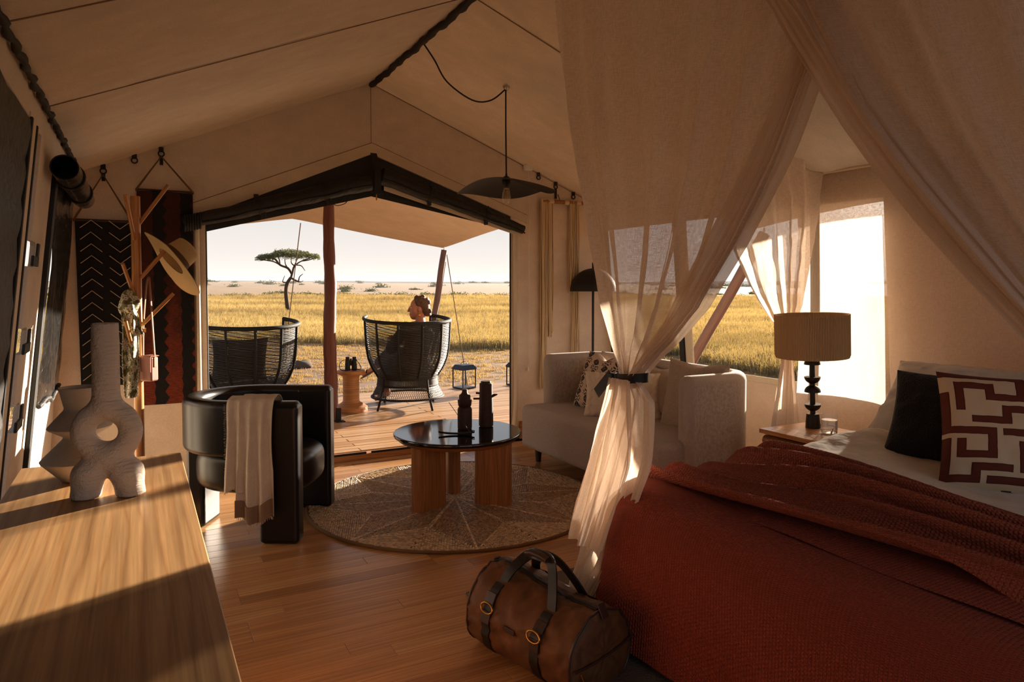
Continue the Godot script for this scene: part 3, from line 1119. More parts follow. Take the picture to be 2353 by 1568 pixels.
	put(Shape.new().tube([Vector3(0.0, -0.33, 0.09), Vector3(0.0, -0.375, 0.09)], 0.005, 6), "zip_pull", M.brass, zs)


func wall_frame(side: int) -> Basis:
	var lean := 0.104 if side == 0 else -0.09
	var u := Vector3(lean, 1, 0).normalized()
	var n := Vector3(u.y, -u.x, 0)
	return Basis(n, u, Vector3(0, 0, 1))


func build_side_walls() -> void:
	var o := Vector3(-0.549, 0, 0)
	var b := wall_frame(0)
	var slab_ := func(z0: float, z1: float, h0: float, h1: float, off := -0.012, th := 0.02) -> Shape:
		return Shape.new().frame(o, b).box(Vector3(off, (h0 + h1) / 2, (z0 + z1) / 2), Vector3(th, h1 - h0, absf(z1 - z0)), 0.004)
	var w := struct("wall_left", "leaning beige canvas side wall with a rolled window flap", "wall")
	put(slab_.call(-5.42, BACK, 2.0, 2.14), "canvas_panel", M.canvas, w)
	put(slab_.call(-5.42, -5.29, 0.0, 2.02), "canvas_panel", M.canvas, w)
	put(slab_.call(0.2, BACK, 0.0, 0.72), "canvas_panel", M.canvas, w)
	put(slab_.call(1.0, BACK, 0.7, 2.02), "canvas_panel", M.canvas, w)
	put(slab_.call(0.2, 0.3, 0.7, 2.02), "canvas_strip", M.canvas, w)
	put(slab_.call(-3.335, -3.172, 0.0, 2.02, -0.006), "canvas_strip", M.canvas_band, w)
	var pz := PackedVector2Array()
	pz.append_array([Vector2(-4.07, 0.0), Vector2(-3.555, 0.0)])
	for h in [0.74, 1.07, 1.445]:
		pz.append_array([Vector2(-3.555, h), Vector2(-3.70, h), Vector2(-3.715, h + 0.015), Vector2(-3.715, h + 0.095), Vector2(-3.70, h + 0.11), Vector2(-3.555, h + 0.11)])
	pz.append_array([Vector2(-3.555, 2.02), Vector2(-4.07, 2.02)])
	var bb := Basis(b.z, b.y, -b.x)
	put(Shape.new().frame(o + b.x * -0.012, bb).slab(pz, 0.02), "canvas_strip", M.canvas, w)
	put(slab_.call(-3.19, -3.165, 0.0, 2.0, 0.006, 0.012), "zip", M.strap, w)
	put(slab_.call(-3.35, -3.33, 0.0, 2.0, 0.004, 0.012), "zip", M.strap, w)
	put(slab_.call(-4.15, -4.06, 0.0, 1.95, 0.004, 0.03), "piping", M.strap, w)
	put(slab_.call(-4.23, -4.155, 0.0, 1.95, 0.0, 0.016), "canvas_strip", M.canvas_band, w)
	for h in [0.765, 1.095, 1.47]:
		var tg := put(Shape.new().frame(o, b).box(Vector3(0.012, h, -3.62), Vector3(0.012, 0.045, 0.17), 0.004), "toggle", M.strap, w)
		put(Shape.new().frame(o, b).box(Vector3(0.012, h + 0.05, -3.68), Vector3(0.010, 0.06, 0.05), 0.004), "toggle_loop", M.strap, tg)
	var wav := func(s: float) -> Callable:
		return func(u: float, q: float) -> Vector3:
			var z := lerpf(0.25, -3.17, u)
			var h := lerpf(0.0, 1.985, q)
			return o + b.x * (0.004 + 0.012 * nz.get_noise_2d(z * 2.0 + s, h * 1.5) + 0.004 * sin(h * 40.0) * pow(u, 20.0)) + b.y * h + Vector3(0, 0, z + 0.004 * sin(h * 31.0) * pow(u, 20.0))
	put(Shape.new().sheet(60, 40, wav.call(0.0), 0.006, 3.7, 2.0), "mesh_panel", M.black_mesh, w)
	var vb := func(u: float, q: float) -> Vector3:
		var z := lerpf(-4.22, -5.26, u)
		var h := lerpf(0.75 - 0.03 * u + 0.025 * sin(u * 9.0), 1.985, q)
		var bulge := 0.012 * sin(u * 8.0 + h * 0.7) + 0.010 * nz.get_noise_2d(z * 4.0, h * 2.0) + 0.03 * (1 - q) * (1 - q) * sin(u * PI)
		return o + b.x * (0.006 + bulge) + b.y * h + Vector3(0, 0, z)
	var vn := put(Shape.new().sheet(36, 30, vb, 0.006, 1.0, 1.3), "window_panel", M.vinyl, w)
	var hem := []
	for i in 25:
		hem.append((vb.call(i / 24.0, 0.0) as Vector3) + b.x * 0.008)
	put(Shape.new().tube(hem, 0.012, 8), "hem_rod", M.roll_cloth, vn)
	put(Shape.new().sheet(24, 16, func(u: float, q: float) -> Vector3:
		var z := lerpf(-4.24, -5.27, u)
		return o + b.x * (-0.004 + 0.03 * sin(q * PI) * sin(u * 7.0 + 1.0) * 0.5 + 0.02 * q * sin(u * PI)) + b.y * (q * (0.73 - 0.03 * u)) + Vector3(0, 0, z), 0.008, 1.0, 0.75), "lower_panel", M.canvas_white, w)
	var rw := thing("rolled_window_flap", "dark rolled window flap tied up under the eave of the side wall", "window flap", o + b.x * 0.075 + b.y * 1.905 + Vector3(0, 0, -3.72))
	var pts := []
	var rad := []
	for i in 24:
		pts.append(Vector3(0, 0.004 * sin(i * 0.6), -i * 0.058))
		rad.append(0.057 * (1 + 0.03 * sin(i * 1.9)))
	put(Shape.new().tube(pts, rad, 22, 1.0, false), "roll", M.vinyl, rw)
	put(Shape.new().lathe([Vector2(0.001, -0.30), Vector2(0.048, -0.30), Vector2(0.052, 0.0), Vector2(0.057, 0.002)], 20), "roll_end", M.strap, rw).rotation.x = PI / 2
	for zz in [-0.30, -0.95]:
		put(Shape.new().tube(arc(Vector3(0, 0, zz), Vector3(0.061, 0, 0), Vector3(0, 0.061, 0), 0, TAU, 24), 0.007, 6, 1.0, false), "tie", M.strap, rw)
	# the side with the bed window
	var o2 := Vector3(4.041, 0, 0)
	var c := wall_frame(1)
	var pan := func(z0: float, z1: float, h0: float, h1: float, off := 0.012, th := 0.02) -> Shape:
		return Shape.new().frame(o2, c).box(Vector3(off, (h0 + h1) / 2, (z0 + z1) / 2), Vector3(th, h1 - h0, absf(z1 - z0)), 0.004)
	var r := struct("wall_right", "leaning cream canvas side wall behind the bed with a wide open window", "wall")
	put(pan.call(-5.42, -2.59, 0.0, 0.70), "canvas_panel", M.canvas, r)
	put(pan.call(-5.42, -2.59, 1.885, 2.14), "canvas_panel", M.canvas, r)
	put(pan.call(-2.59, BACK, 0.0, 2.14), "canvas_panel", M.canvas, r)
	put(pan.call(-5.42, -5.33, 0.70, 1.885), "canvas_panel", M.canvas, r)
	put(pan.call(-5.36, -5.31, 0.70, 1.885, -0.004, 0.03), "window_piping", M.strap, r)
	put(pan.call(-4.41, -4.36, 0.70, 1.885, -0.002, 0.03), "window_piping", M.strap, r)
	put(pan.call(-4.36, -4.28, 0.70, 1.885), "canvas_strip", M.canvas_band, r)
	put(pan.call(-5.33, -2.59, 0.66, 0.705, -0.006, 0.012), "window_hem", M.canvas_band, r)
	# the gable behind the camera, with a doorway as wide as the front one
	var k := struct("wall_back", "canvas gable wall behind the camera with an open doorway", "wall")
	for q in [[-0.56, -0.2, 2.11], [3.6, 4.05, 2.12]]:
		put(Shape.new().box(Vector3((q[0] + q[1]) / 2, 1.05, BACK), Vector3(q[1] - q[0], 2.12, 0.03), 0.004), "canvas_panel", M.canvas, k)
	put(Shape.new().at(Vector3(0, 0, BACK)).slab(PackedVector2Array([Vector2(-0.34, 2.09), Vector2(-0.2, 2.09), Vector2(RIDGE.x, 2.86), Vector2(3.6, 2.11), Vector2(3.86, 2.09), Vector2(RIDGE.x, 2.95)]), 0.03), "canvas_panel", M.canvas, k)


func build_deck() -> void:
	var d := struct("deck", "pale wooden plank deck outside the doorway", "deck")
	var made := []
	for i in 4:
		var s := Shape.new()
		s.uo = Vector2(rng.randf(), 0.05 * i)
		s.box(Vector3.ZERO, Vector3(3.9, 0.024, 0.088), 0.003)
		made.append(baked(s))
	for i in 32:
		for k in 2:
			var o := MeshInstance3D.new()
			o.name = "deck_board"
			o.mesh = made[rng.randi() % 4]
			o.material_override = M.deck_wood if rng.randf() < 0.7 else M.deck_wood_dark
			o.position = Vector3(0.2 + (1.1 if i % 2 else 0.0) + k * 3.905 - 0.6, 0.038 + rng.randf_range(-0.0015, 0.0015), -5.46 - 0.092 * i)
			d.add_child(o, true)
	put(Shape.new().box(Vector3(2.2, -0.02, -8.37), Vector3(8.6, 0.10, 0.04), 0.004), "edge_beam", M.deck_wood_dark, d)
	put(Shape.new().box(Vector3(2.2, -0.10, -6.9), Vector3(8.4, 0.04, 2.9), 0.004), "joist_frame", M.dark_wood, d)
	var p := thing("awning_post", "round reddish brown log post carrying the awning beside the black armchair", "post", Vector3(1.645, 0.05, -6.78))
	var pts := []
	var rad := []
	for i in 30:
		pts.append(Vector3(0.006 * sin(i * 0.5), i * 0.084, 0.004 * sin(i * 0.9)))
		rad.append(0.066 - 0.0006 * i + 0.0025 * sin(i * 1.7))
	put(Shape.new().tube(pts, rad, 20), "log", M.post_wood, p)
	var br := put(Shape.new().box(Vector3(0.06, 0.06, 0.06), Vector3(0.05, 0.13, 0.012), 0.002), "bracket", M.matte_black, p)
	put(Shape.new().box(Vector3(0.06, 0.004, 0.10), Vector3(0.09, 0.008, 0.09), 0.002), "foot_plate", M.matte_black, br)
	for q in [[3.74, -8.92, 1.86, 3.40, -8.95, "leaning wooden pole under the corner of the awning behind the seated woman"], [5.0, -4.48, 1.83, 5.0, -6.09, "leaning wooden fly pole seen through the side window above the sofa"]]:
		var s := thing("awning_pole", q[5], "pole", Vector3(q[3], -0.35, q[4]))
		var top := Vector3(q[0] - q[3], q[2] + 0.35, q[1] - q[4])
		var low := Vector3.ZERO
		var pp := []
		for i in 16:
			pp.append(low.lerp(top, i / 15.0) + Vector3(0.004 * sin(i * 1.3), 0, 0))
		put(Shape.new().tube(pp, 0.042 if q[0] < 4 else 0.05, 14), "pole", M.strut_wood, s)
		put(Shape.new().tube([top, top + Vector3(0, 0.06, 0)], 0.008, 8), "pin", M.steel, s)
	var rope_at := func(a: Vector3, e: Vector3, label: String) -> void:
		var t := thing("guy_rope", label, "rope", e, 0, "guy ropes of the awning")
		put(Shape.new().tube(sag(a - e, Vector3.ZERO, 0.01), 0.006, 6), "rope", M.guy_rope, t)
		put(Shape.new().tube([(a - e) * 0.10, (a - e) * 0.19], 0.014, 8), "tensioner", M.steel, t)
		put(Shape.new().tube([Vector3(0, -0.06, 0), Vector3(0, 0.08, 0)], 0.012, 8), "peg", M.steel, t)
	rope_at.call(Vector3(3.78, 1.80, -8.92), Vector3(4.30, -0.33, -9.3), "taut guy rope slanting down from the corner pole to the lantern")
	rope_at.call(Vector3(3.76, 1.70, -8.92), Vector3(3.55, -0.33, -9.2), "guy rope hanging just behind the corner pole and the woman's chair")
	rope_at.call(Vector3(1.75, 2.12, -8.62), Vector3(1.85, -0.33, -10.8), "guy rope running past the umbrella-shaped tree to the empty chair")


func build_fly() -> void:
	var a := thing("awning", "pale canvas awning stretched over the deck to a leaning pole", "awning", Vector3(1.65, 2.2, -7.0))
	var zo := func(x: float) -> float:
		return -8.62 - 0.28 * pow(clampf(absf(x - 1.65) / 2.1, 0, 1), 2.0) + 0.0 * x
	put(Shape.new().sheet(40, 24, func(u: float, q: float) -> Vector3:
		var sd := (u - 0.5) * 2.0
		var z := lerpf(-5.46, zo.call(1.65 + sd * 2.1), q)
		var hw := lerpf(2.3, 2.06, q) - 0.14 * sin(q * PI) * pow(absf(sd), 3.0)
		var x := 1.65 + sd * hw
		var x0 := 1.65 + sd * 2.3
		var h := lerpf(roof(x0) + 0.05 + 0.02 * absf(sd), lerpf(2.17, 1.89, pow(absf(sd), 1.15)), smoothstep(0.0, 1.0, q) * 0.4 + q * 0.6)
		return Vector3(x - 1.65, h - 2.2 - 0.03 * sin(absf(sd) * PI), z + 7.0), 0.004, 3.0, 3.0), "canvas_sheet", M.awning, a)
	put(Shape.new().tube([Vector3(0, 0.74, 1.5), Vector3(0, 0.06, -1.45)], 0.025, 10), "ridge_pole", M.strut_wood, a)
	for s in 2:
		var f := thing("fly_sheet", ["outer canvas fly sheet beyond the rolled window flap", "outer canvas fly sheet shading the side window by the bed"][s], "fly sheet", Vector3(-0.45 if s == 0 else 3.95, 2.15, -2.0), 0, "outer fly sheets of the tent")
		var dx := -1.0 if s == 0 else 1.0
		put(Shape.new().sheet(30, 8, func(u: float, q: float) -> Vector3:
			var z := lerpf(-4.75, 1.2, u)
			var edge := 0.13 * absf(sin((z + 4.62) * PI / 3.2)) if s == 1 else 0.05
			return Vector3(dx * q * 1.05, 0.06 - q * (0.33 - edge) , z + 2.0), 0.004, 7.0, 1.0), "canvas_sheet", M.awning, f)


func land_h(x: float, z: float) -> float:
	var r := Vector2(x, z).length()
	var a := atan2(x, -z)
	var far := clampf((r - 112.0) / 600.0, 0.0, 1.0)
	return -0.35 + far * (5.4 + 1.2 * sin(a * 5.0 + 0.6) + 0.6 * sin(a * 13.0)) + 0.04 * nz.get_noise_2d(x * 0.08, z * 0.08) * clampf((r - 12.0) / 20.0, 0.0, 1.0)


func build_land() -> void:
	var polar := func(r0: float, r1: float, nr: int) -> Shape:
		var s := Shape.new()
		s.grid(140, nr, func(u: float, q: float) -> Vector3:
			var r := r1 * pow(r0 / r1, q)
			return Vector3(sin(u * TAU) * r, land_h(sin(u * TAU) * r, -cos(u * TAU) * r), -cos(u * TAU) * r), 1, 1, true)
		for i in s.v.size():
			s.t[i] = Vector2(s.v[i].x, s.v[i].z)
		return s
	tag(put(polar.call(0.5, 112.0, 40), "ground", M.savanna), "dry orange brown earth of the savanna plain", "ground", "", "structure")
	tag(put(polar.call(112.0, 740.0, 24), "land", M.far_grass), "pale far slope of the savanna dotted with bushes", "land", "", "structure")
	for k in 3:
		var R: float = [1500.0, 2300.0, 3200.0][k]
		var hs: float = [8.0, 15.0, 24.0][k]
		var s := Shape.new()
		s.grid(160, 4, func(u: float, q: float) -> Vector3:
			var a := (u - 0.5) * TAU
			var h := hs * (0.75 + 0.6 * nz.get_noise_2d(a * 2.2 + k * 7, 3.0) + 0.12 * nz.get_noise_2d(a * 14.0, k * 5.0))
			var r := R + (1 - q) * (1 - q) * -200.0
			return Vector3(sin(a) * r, -30.0 + (h + 36.0) * q, -cos(a) * r), 40, 1)
		tag(put(s, "hills", M.hill), ["low wooded hill line just above the bushy slope", "second hill line, hazy, behind the low brown one", "faintest hill line in the haze on the horizon"][k], "hills", "", "structure")
	# grass in tufts
	var blade := func(n: int, tall: float, wide: float) -> ArrayMesh:
		var s := Shape.new()
		for i in n:
			var a := rng.randf() * TAU
			var p := Vector3(cos(a), 0, sin(a)) * rng.randf() * wide
			var lean := Vector3(rng.randf_range(-1, 1), 0, rng.randf_range(-1, 1)) * 0.32 * tall
			var h := tall * rng.randf_range(0.55, 1.0)
			var w := Vector3(sin(a * 3.0), 0, cos(a * 3.0)) * 0.0052 * (1.0 + wide * 2.0)
			var m := p + lean * 0.35 + Vector3(0, h * 0.6, 0)
			var e := p + lean + Vector3(0, h, 0)
			s.quad(p - w, p + w, m + w * 0.7, m - w * 0.7)
			s.quad(m - w * 0.7, m + w * 0.7, e + w * 0.2, e - w * 0.2)
		return baked(s)
	var plant := func(called: String, label: String, mesh: Mesh, spots: Array, tint: Callable) -> void:
		var mm := MultiMesh.new()
		mm.transform_format = MultiMesh.TRANSFORM_3D
		mm.use_colors = true
		mm.mesh = mesh
		mm.instance_count = spots.size()
		for i in spots.size():
			var p: Vector3 = spots[i][0]
			var sc: float = spots[i][1]
			mm.set_instance_transform(i, Transform3D(Basis(Vector3.UP, rng.randf() * TAU).scaled(Vector3(sc, sc * rng.randf_range(0.7, 1.15), sc)), p))
			mm.set_instance_color(i, tint.call(p))
		var o := MultiMeshInstance3D.new()
		o.name = called
		o.multimesh = mm
		o.material_override = M.grass
		add_child(o)
		tag(o, label, "grass", "", "stuff")
	var spots := []
	var i := 0
	while i < 70000:
		var a := deg_to_rad(rng.randf_range(-40.0, 82.0))
		var r := 13.0 * pow(112.0 / 13.0, pow(rng.randf(), 0.8))
		var p := Vector3(sin(a) * r, 0, -cos(a) * r)
		i += 1
		var start := 20.5 + 1.5 * sin(a * 9.0) + 3.0 * nz.get_noise_2d(p.x * 0.13, p.z * 0.13) - 12.0 * clampf((a - 0.62) * 3.0, 0.0, 1.0)
		if r < start:
			continue
		p.y = land_h(p.x, p.z) - 0.02
		spots.append([p, (0.7 + 0.35 * nz.get_noise_2d(p.x * 0.05, p.z * 0.05)) * (1.0 + r * 0.018)])
	plant.call("tall_grass", "tall golden grass covering the plain out to the bushes", blade.call(18, 0.36, 0.2), spots, func(p: Vector3) -> Color:
		var k := 0.75 + 0.5 * nz.get_noise_2d(p.x * 0.06, p.z * 0.12)
		var g := 0.5 + 0.5 * nz.get_noise_2d(p.x * 0.03 + 50, p.z * 0.07)
		return Color(0.66, 0.51, 0.28).lerp(Color(0.48, 0.42, 0.21), g * 0.5) * k * 0.85)
	spots = []
	for j in 34000:
		var a := deg_to_rad(rng.randf_range(-45.0, 95.0))
		var r := sqrt(rng.randf_range(55.0, 560.0))
		var p := Vector3(sin(a) * r, 0, -cos(a) * r)
		if (p.x > -2.2 and p.x < 6.6 and p.z > -8.5) or (p.x < 5.5 and p.z > -5.6) or nz.get_noise_2d(p.x * 0.5, p.z * 0.5) < -0.4:
			continue
		p.y = land_h(p.x, p.z) - 0.01
		spots.append([p, rng.randf_range(0.4, 1.0)])
	plant.call("short_grass", "short dry grass scattered over the bare ground beside the deck", blade.call(14, 0.075, 0.14), spots, func(p: Vector3) -> Color:
		var g := 0.5 + 0.5 * nz.get_noise_2d(p.x * 0.3 + 50, p.z * 0.3)
		return Color(0.55, 0.36, 0.17).lerp(Color(0.50, 0.40, 0.18), g) * rng.randf_range(0.6, 1.0))
	build_acacia()
	var fm := FogMaterial.new()
	fm.albedo = Color(0.9, 0.91, 0.93)
	fm.density = 0.00035
	var fog := FogVolume.new()
	fog.name = "haze"
	fog.shape = RenderingServer.FOG_VOLUME_SHAPE_BOX
	fog.size = Vector3(7600, 40, 3500)
	fog.position = Vector3(600, 0, -1862)
	fog.material = fm
	add_child(fog)
	tag(fog, "thin morning haze lying over the far savanna", "haze", "", "stuff")
	for k in 5:
		var st := Shape.new()
		st.grid(12, 8, func(u: float, q: float) -> Vector3:
			var d := Vector3(cos(u * TAU) * sin(q * PI), cos(q * PI), -sin(u * TAU) * sin(q * PI))
			return d * Vector3(0.3, 0.13, 0.22) * (1.0 + 0.35 * nz.get_noise_3d(d.x * 2 + k * 9, d.y * 2, d.z * 2)), 1, 1, true)
		var at_: Vector3 = [Vector3(1.5, 0, -13.6), Vector3(1.9, 0, -11.9), Vector3(3.0, 0, -15.0), Vector3(-0.4, 0, -14.4), Vector3(4.1, 0, -33.0)][k]
		var clod := put(st, "earth_clod", M.bark)
		clod.position = Vector3(at_.x, land_h(at_.x, at_.z) + 0.03, at_.z)
		tag(clod, "low dark clod of earth on the bare ground beyond the deck", "clod", "earth clods")
	# bushes on the far slope
	var protos := []
	for k in 3:
		var s := Shape.new()
		for j in 170:
			var d := Vector3(rng.randfn(0, 0.42), absf(rng.randfn(0.1, 0.26)), rng.randfn(0, 0.35))
			d.y *= 1.0 if k < 2 else 0.6
			var e := Vector3(rng.randf_range(-1, 1), rng.randf_range(-1, 1), rng.randf_range(-1, 1)).normalized() * 0.12
			var g := Vector3(rng.randf_range(-1, 1), rng.randf_range(-1, 1), rng.randf_range(-1, 1)).normalized() * 0.12
			if k == 2:
				d.y += 0.45
			s.quad(d - e, d + g, d + e, d - g)
		protos.append(baked(s))
	for j in 190:
		var a := 0.0
		var r := 0.0
		if j < 104:
			a = deg_to_rad(-9.0 + 64.0 * (j + rng.randf() * 0.9) / 104.0)
			r = rng.randf_range(114.0, 128.0)
		else:
			a = deg_to_rad(rng.randf_range(-9.0, 55.0))
			r = rng.randf_range(150.0, 600.0)
		var o := MeshInstance3D.new()
		o.name = numbered("bush")
		o.mesh = protos[rng.randi() % 3]
		o.material_override = M.leaf
		var p := Vector3(sin(a) * r, 0, -cos(a) * r)
		p.y = land_h(p.x, p.z)
		o.position = p
		var sc := rng.randf_range(0.55, 1.15) * (1.0 if j < 104 else 1.0 + r / 240.0)
		o.scale = Vector3(sc * 1.5, sc * 0.9, sc * 1.3)
		o.rotation.y = rng.randf() * 0.6
		add_child(o)
		tag(o, "small grey green bush scattered with many others on the distant slope", "bush", "bushes on the distant slope")


func build_acacia() -> void:
	var t := thing("acacia_tree", "lone umbrella-shaped acacia tree standing on the golden plain", "tree", Vector3(8.46, -0.38, -45.4))
	t.scale = Vector3.ONE * 1.06
	# across runs along the picture plane of the crown, up is height
	var X := Vector3(0.99, 0, 0.14)
	var Z := Vector3(-0.14, 0, 0.99)
	var V := func(x: float, y: float, z := 0.0) -> Vector3: return X * x + Vector3(0, y, 0) + Z * z
	var s := Shape.new()
	s.tube(curve([V.call(-0.03, 0), V.call(-0.13, 0.7), V.call(-0.18, 1.4), V.call(-0.10, 1.85), V.call(0.10, 2.2)]), [0.16, 0.15, 0.14, 0.135, 0.13, 0.13, 0.125, 0.12, 0.12, 0.12, 0.115, 0.115, 0.11, 0.11, 0.11, 0.11, 0.11, 0.11, 0.105, 0.1, 0.1, 0.095, 0.09, 0.09, 0.085], 9)
	put(s, "trunk", M.bark, t)
	var br := [[[0.1, 2.15], [0.2, 2.5], [0.33, 2.9], [0.75, 3.2], [1.3, 3.4]], [[0.18, 2.4], [-0.05, 2.75], [-0.5, 2.95], [-0.8, 3.3], [-1.3, 3.35]], [[0.1, 2.2], [0.45, 2.0], [0.7, 1.95], [0.85, 2.02]], [[0.55, 2.0], [0.6, 2.25], [0.78, 2.42]],
		[[0.33, 2.9], [0.15, 3.1], [0.2, 3.5]], [[-0.05, 2.75], [-0.2, 3.0], [-0.25, 3.4]], [[-0.5, 2.95], [-0.9, 3.15], [-1.6, 3.25]], [[0.4, 2.95], [0.7, 2.9], [0.9, 2.6]], [[0.75, 3.2], [1.1, 3.25], [1.6, 3.4]], [[-0.12, 1.9], [-0.36, 1.95], [-0.25, 2.3]],
		[[0.3, 2.85], [0.45, 3.2], [0.6, 3.6]], [[-0.5, 2.95], [-0.55, 3.3], [-0.7, 3.6]]]
	for bi in br.size():
		for zz in (2 if bi in [0, 1, 6, 8] else 1):
			var pts := []
			for k in br[bi].size():
				var q: Array = br[bi][k]
				pts.append(V.call(q[0], q[1], (0.3 * k * (1 if bi % 2 else -1)) * (1 - 2 * zz) * 0.6))
			var cv := curve(pts, 5)
			var rad := []
			for k in cv.size():
				rad.append(lerpf(0.075 if bi < 3 else 0.045, 0.014, float(k) / cv.size()))
			put(Shape.new().tube(cv, rad, 6), "branch", M.bark, t)
	s = Shape.new()
	for j in 11000:
		var a := rng.randf() * TAU
		var r := sqrt(rng.randf())
		var p := Vector2(cos(a) * 1.85 * r - 0.05, sin(a) * 1.5 * r)
		var clump := nz.get_noise_2d(p.x * 1.9, p.y * 1.9)
		if clump < -0.18 or rng.randf() < r * r * 0.35:
			continue
		var y := 3.42 + (1 - r * r) * 0.28 + 0.16 * clump + rng.randf_range(-0.22, 0.16) * (1.1 - 0.5 * r) - 0.12 * float(p.x < -0.8)
		var d: Vector3 = V.call(p.x, y, p.y)
		var e := Vector3(rng.randf_range(-1, 1), rng.randf_range(-0.3, 0.8), rng.randf_range(-1, 1)).normalized() * 0.055
		var g := Vector3(rng.randf_range(-1, 1), rng.randf_range(-1, 1), rng.randf_range(-1, 1)).normalized() * 0.022
		s.quad(d - e, d + g, d + e, d - g)
	put(s, "crown", M.leaf, t).set_meta("kind", "stuff")


# a cushion that stands on its lower edge at p, turned so that its width runs along e, and leans back
func stand(s: Shape, p: Vector3, e: Vector3, lean: float, h: float) -> Shape:
	var x := e.normalized()
	var n := x.cross(Vector3.UP)
	var y := Vector3.UP * cos(lean) - n * sin(lean)
	var z := x.cross(y)
	var m := Transform3D(Basis(x, y, z), p + y * h * 0.47)
	for i in s.v.size():
		s.v[i] = m * s.v[i]
		s.n[i] = m.basis * s.n[i]
	return s


func build_bed() -> void:
	var bed := thing("bed", "wide bed with a hidden base under the red brown bedspread", "bed", Vector3(2.7, 0, -1.15))
	put(Shape.new().box(Vector3(0.0, 0.19, 0.0), Vector3(2.0, 0.26, 2.0), 0.02), "base", M.dark_wood, bed)
	put(Shape.new().box(Vector3(0.0, 0.435, 0.0), Vector3(2.02, 0.24, 2.06), 0.08, 4), "mattress", M.white_linen, bed)
	# bedspread: runs round the foot and falls to the floor
	var path := []
	var nrm := []
	var fx := 1.62
	var fz := -2.24
	var rc := 0.2
	for i in 40:
		path.append(Vector3(fx, 0, lerpf(-0.02, fz + rc, i / 39.0)))
		nrm.append(Vector3(-1, 0, 0))
	for i in range(1, 13):
		var a := i / 12.0 * PI / 2
		path.append(Vector3(fx + rc - rc * cos(a), 0, fz + rc - rc * sin(a)))
		nrm.append(Vector3(-cos(a), 0, -sin(a)))
	for i in range(1, 12):
		path.append(Vector3(fx + rc + i / 11.0 * 0.8, 0, fz))
		nrm.append(Vector3(0, 0, -1))
	var prof := curve([Vector3(0.19, 0.575, 0), Vector3(0.12, 0.579, 0), Vector3(0.03, 0.565, 0), Vector3(-0.025, 0.515, 0), Vector3(-0.043, 0.42, 0), Vector3(-0.05, 0.25, 0), Vector3(-0.06, 0.04, 0)], 6)
	var np := path.size() - 1
	var nq := prof.size() - 1
	var sp := thing("bedspread", "red brown waffle knit bedspread falling over the foot of the bed to the floor", "bedspread", Vector3(1.6, 0, -1.1))
	var s := Shape.new().at(Vector3(-1.6, 0, 1.1))
	s.sheet(np, nq, func(u: float, q: float) -> Vector3:
		var p: Vector3 = path[int(round(u * np))]
		var m: Vector3 = nrm[int(round(u * np))]
		var c: Vector3 = prof[int(round(q * nq))]
		var low := clampf((0.5 - c.y) / 0.5, 0, 1)
		var wave := low * 0.016 * sin(p.z * 7.0 + p.x * 9.0 + 0.8) + low * 0.008 * sin(p.z * 17.0)
		return p + m * (-c.x + wave + 0.05 * low * exp(-pow(absf(p.z + 2.15) / 0.2, 2.0))) + Vector3.UP * (c.y + 0.012 * sin(p.z * 2.4 + 1.0) * clampf(c.y * 3 - 0.9, 0, 1)), 0.010, 3.4, 0.95)
	put(s, "knit_cloth", M.knit, sp)
	put(Shape.new().at(Vector3(-1.6, 0, 1.1)).grid(30, 8, func(u: float, q: float) -> Vector3: return Vector3(lerpf(1.76, 2.5, q), 0.580 + 0.004 * sin(u * 20), lerpf(-0.02, -2.1, u)), 2.1, 0.7), "knit_top", M.knit, sp)
	# duvet
	var dv := thing("duvet", "rumpled off-white linen duvet on the bed between the throw and the pillows", "duvet", Vector3(2.9, 0.58, -1.1))
	put(Shape.new().at(Vector3(-2.9, -0.58, 1.1)).sheet(70, 70, func(u: float, q: float) -> Vector3:
		var x := lerpf(2.24, 3.70, u)
		var z := lerpf(-0.02, -2.36, q)
		var e := clampf((-z - 2.06) / 0.28, 0, 1)
		var y := 0.605 + 0.022 * sin(x * 2.7 + 0.5) * sin(z * 2.1) + 0.016 * nz.get_noise_2d(x * 1.6, z * 1.6) + 0.011 * nz.get_noise_2d(x * 5.5 + z * 3, z * 4.0) + 0.004 * nz.get_noise_2d(x * 6 + z * 14, z * 22.0 - x * 9)
		y += 0.05 * exp(-pow((x - 3.02) / 0.28, 2.0)) * exp(-pow((z + 2.1) / 0.25, 2.0)) - 0.035 * exp(-pow((x - 2.24) / 0.14, 2.0))
		return Vector3(x, y - e * e * (0.26 + 0.05 * sin(x * 6.0)), z + 0.06 * e), 0.03, 1.7, 2.3), "linen_cover", M.white_linen, dv)
	# throw
	var th := thing("throw_blanket", "red brown knitted throw lying in long folds across the foot of the bed", "throw", Vector3(2.1, 0.62, -1.1))
	put(Shape.new().at(Vector3(-2.1, -0.62, 1.1)).sheet(150, 90, func(u: float, q: float) -> Vector3:
		var z := lerpf(-0.02, -2.42, u)
		var wide := lerpf(0.50, 0.72, clampf((-z - 0.4) / 1.7, 0, 1))
		var x0 := 1.80 - 0.05 * sin(z * 2.2 + 0.6) + 0.02 * sin(z * 5.1)
		var x := x0 + wide * q
		var mean := q + 0.06 * sin(z * 2.6 + q * 5.0) + 0.025 * sin(z * 6.0 + 2.0)
		var ph := mean * 5.0
		var amp := 0.032 + 0.010 * sin(z * 1.9 + q * 7.0) + 0.007 * sin(z * 4.3 + q * 3.0)
		var y := 0.594 + amp * 2.3 * pow(0.5 + 0.5 * sin(ph * TAU), 0.75) + 0.006 * sin(z * 3.1)
		x += 0.03 * cos(ph * TAU)
		var edge := minf(q, 1 - q)
		y -= 0.018 * exp(-edge * 30.0)
		var e := clampf((-z - 2.10) / 0.32, 0, 1)
		return Vector3(x, y - e * e * 0.34, z + 0.08 * e), 0.012, 2.5, 1.3), "knit_cloth", M.throw_knit, th)
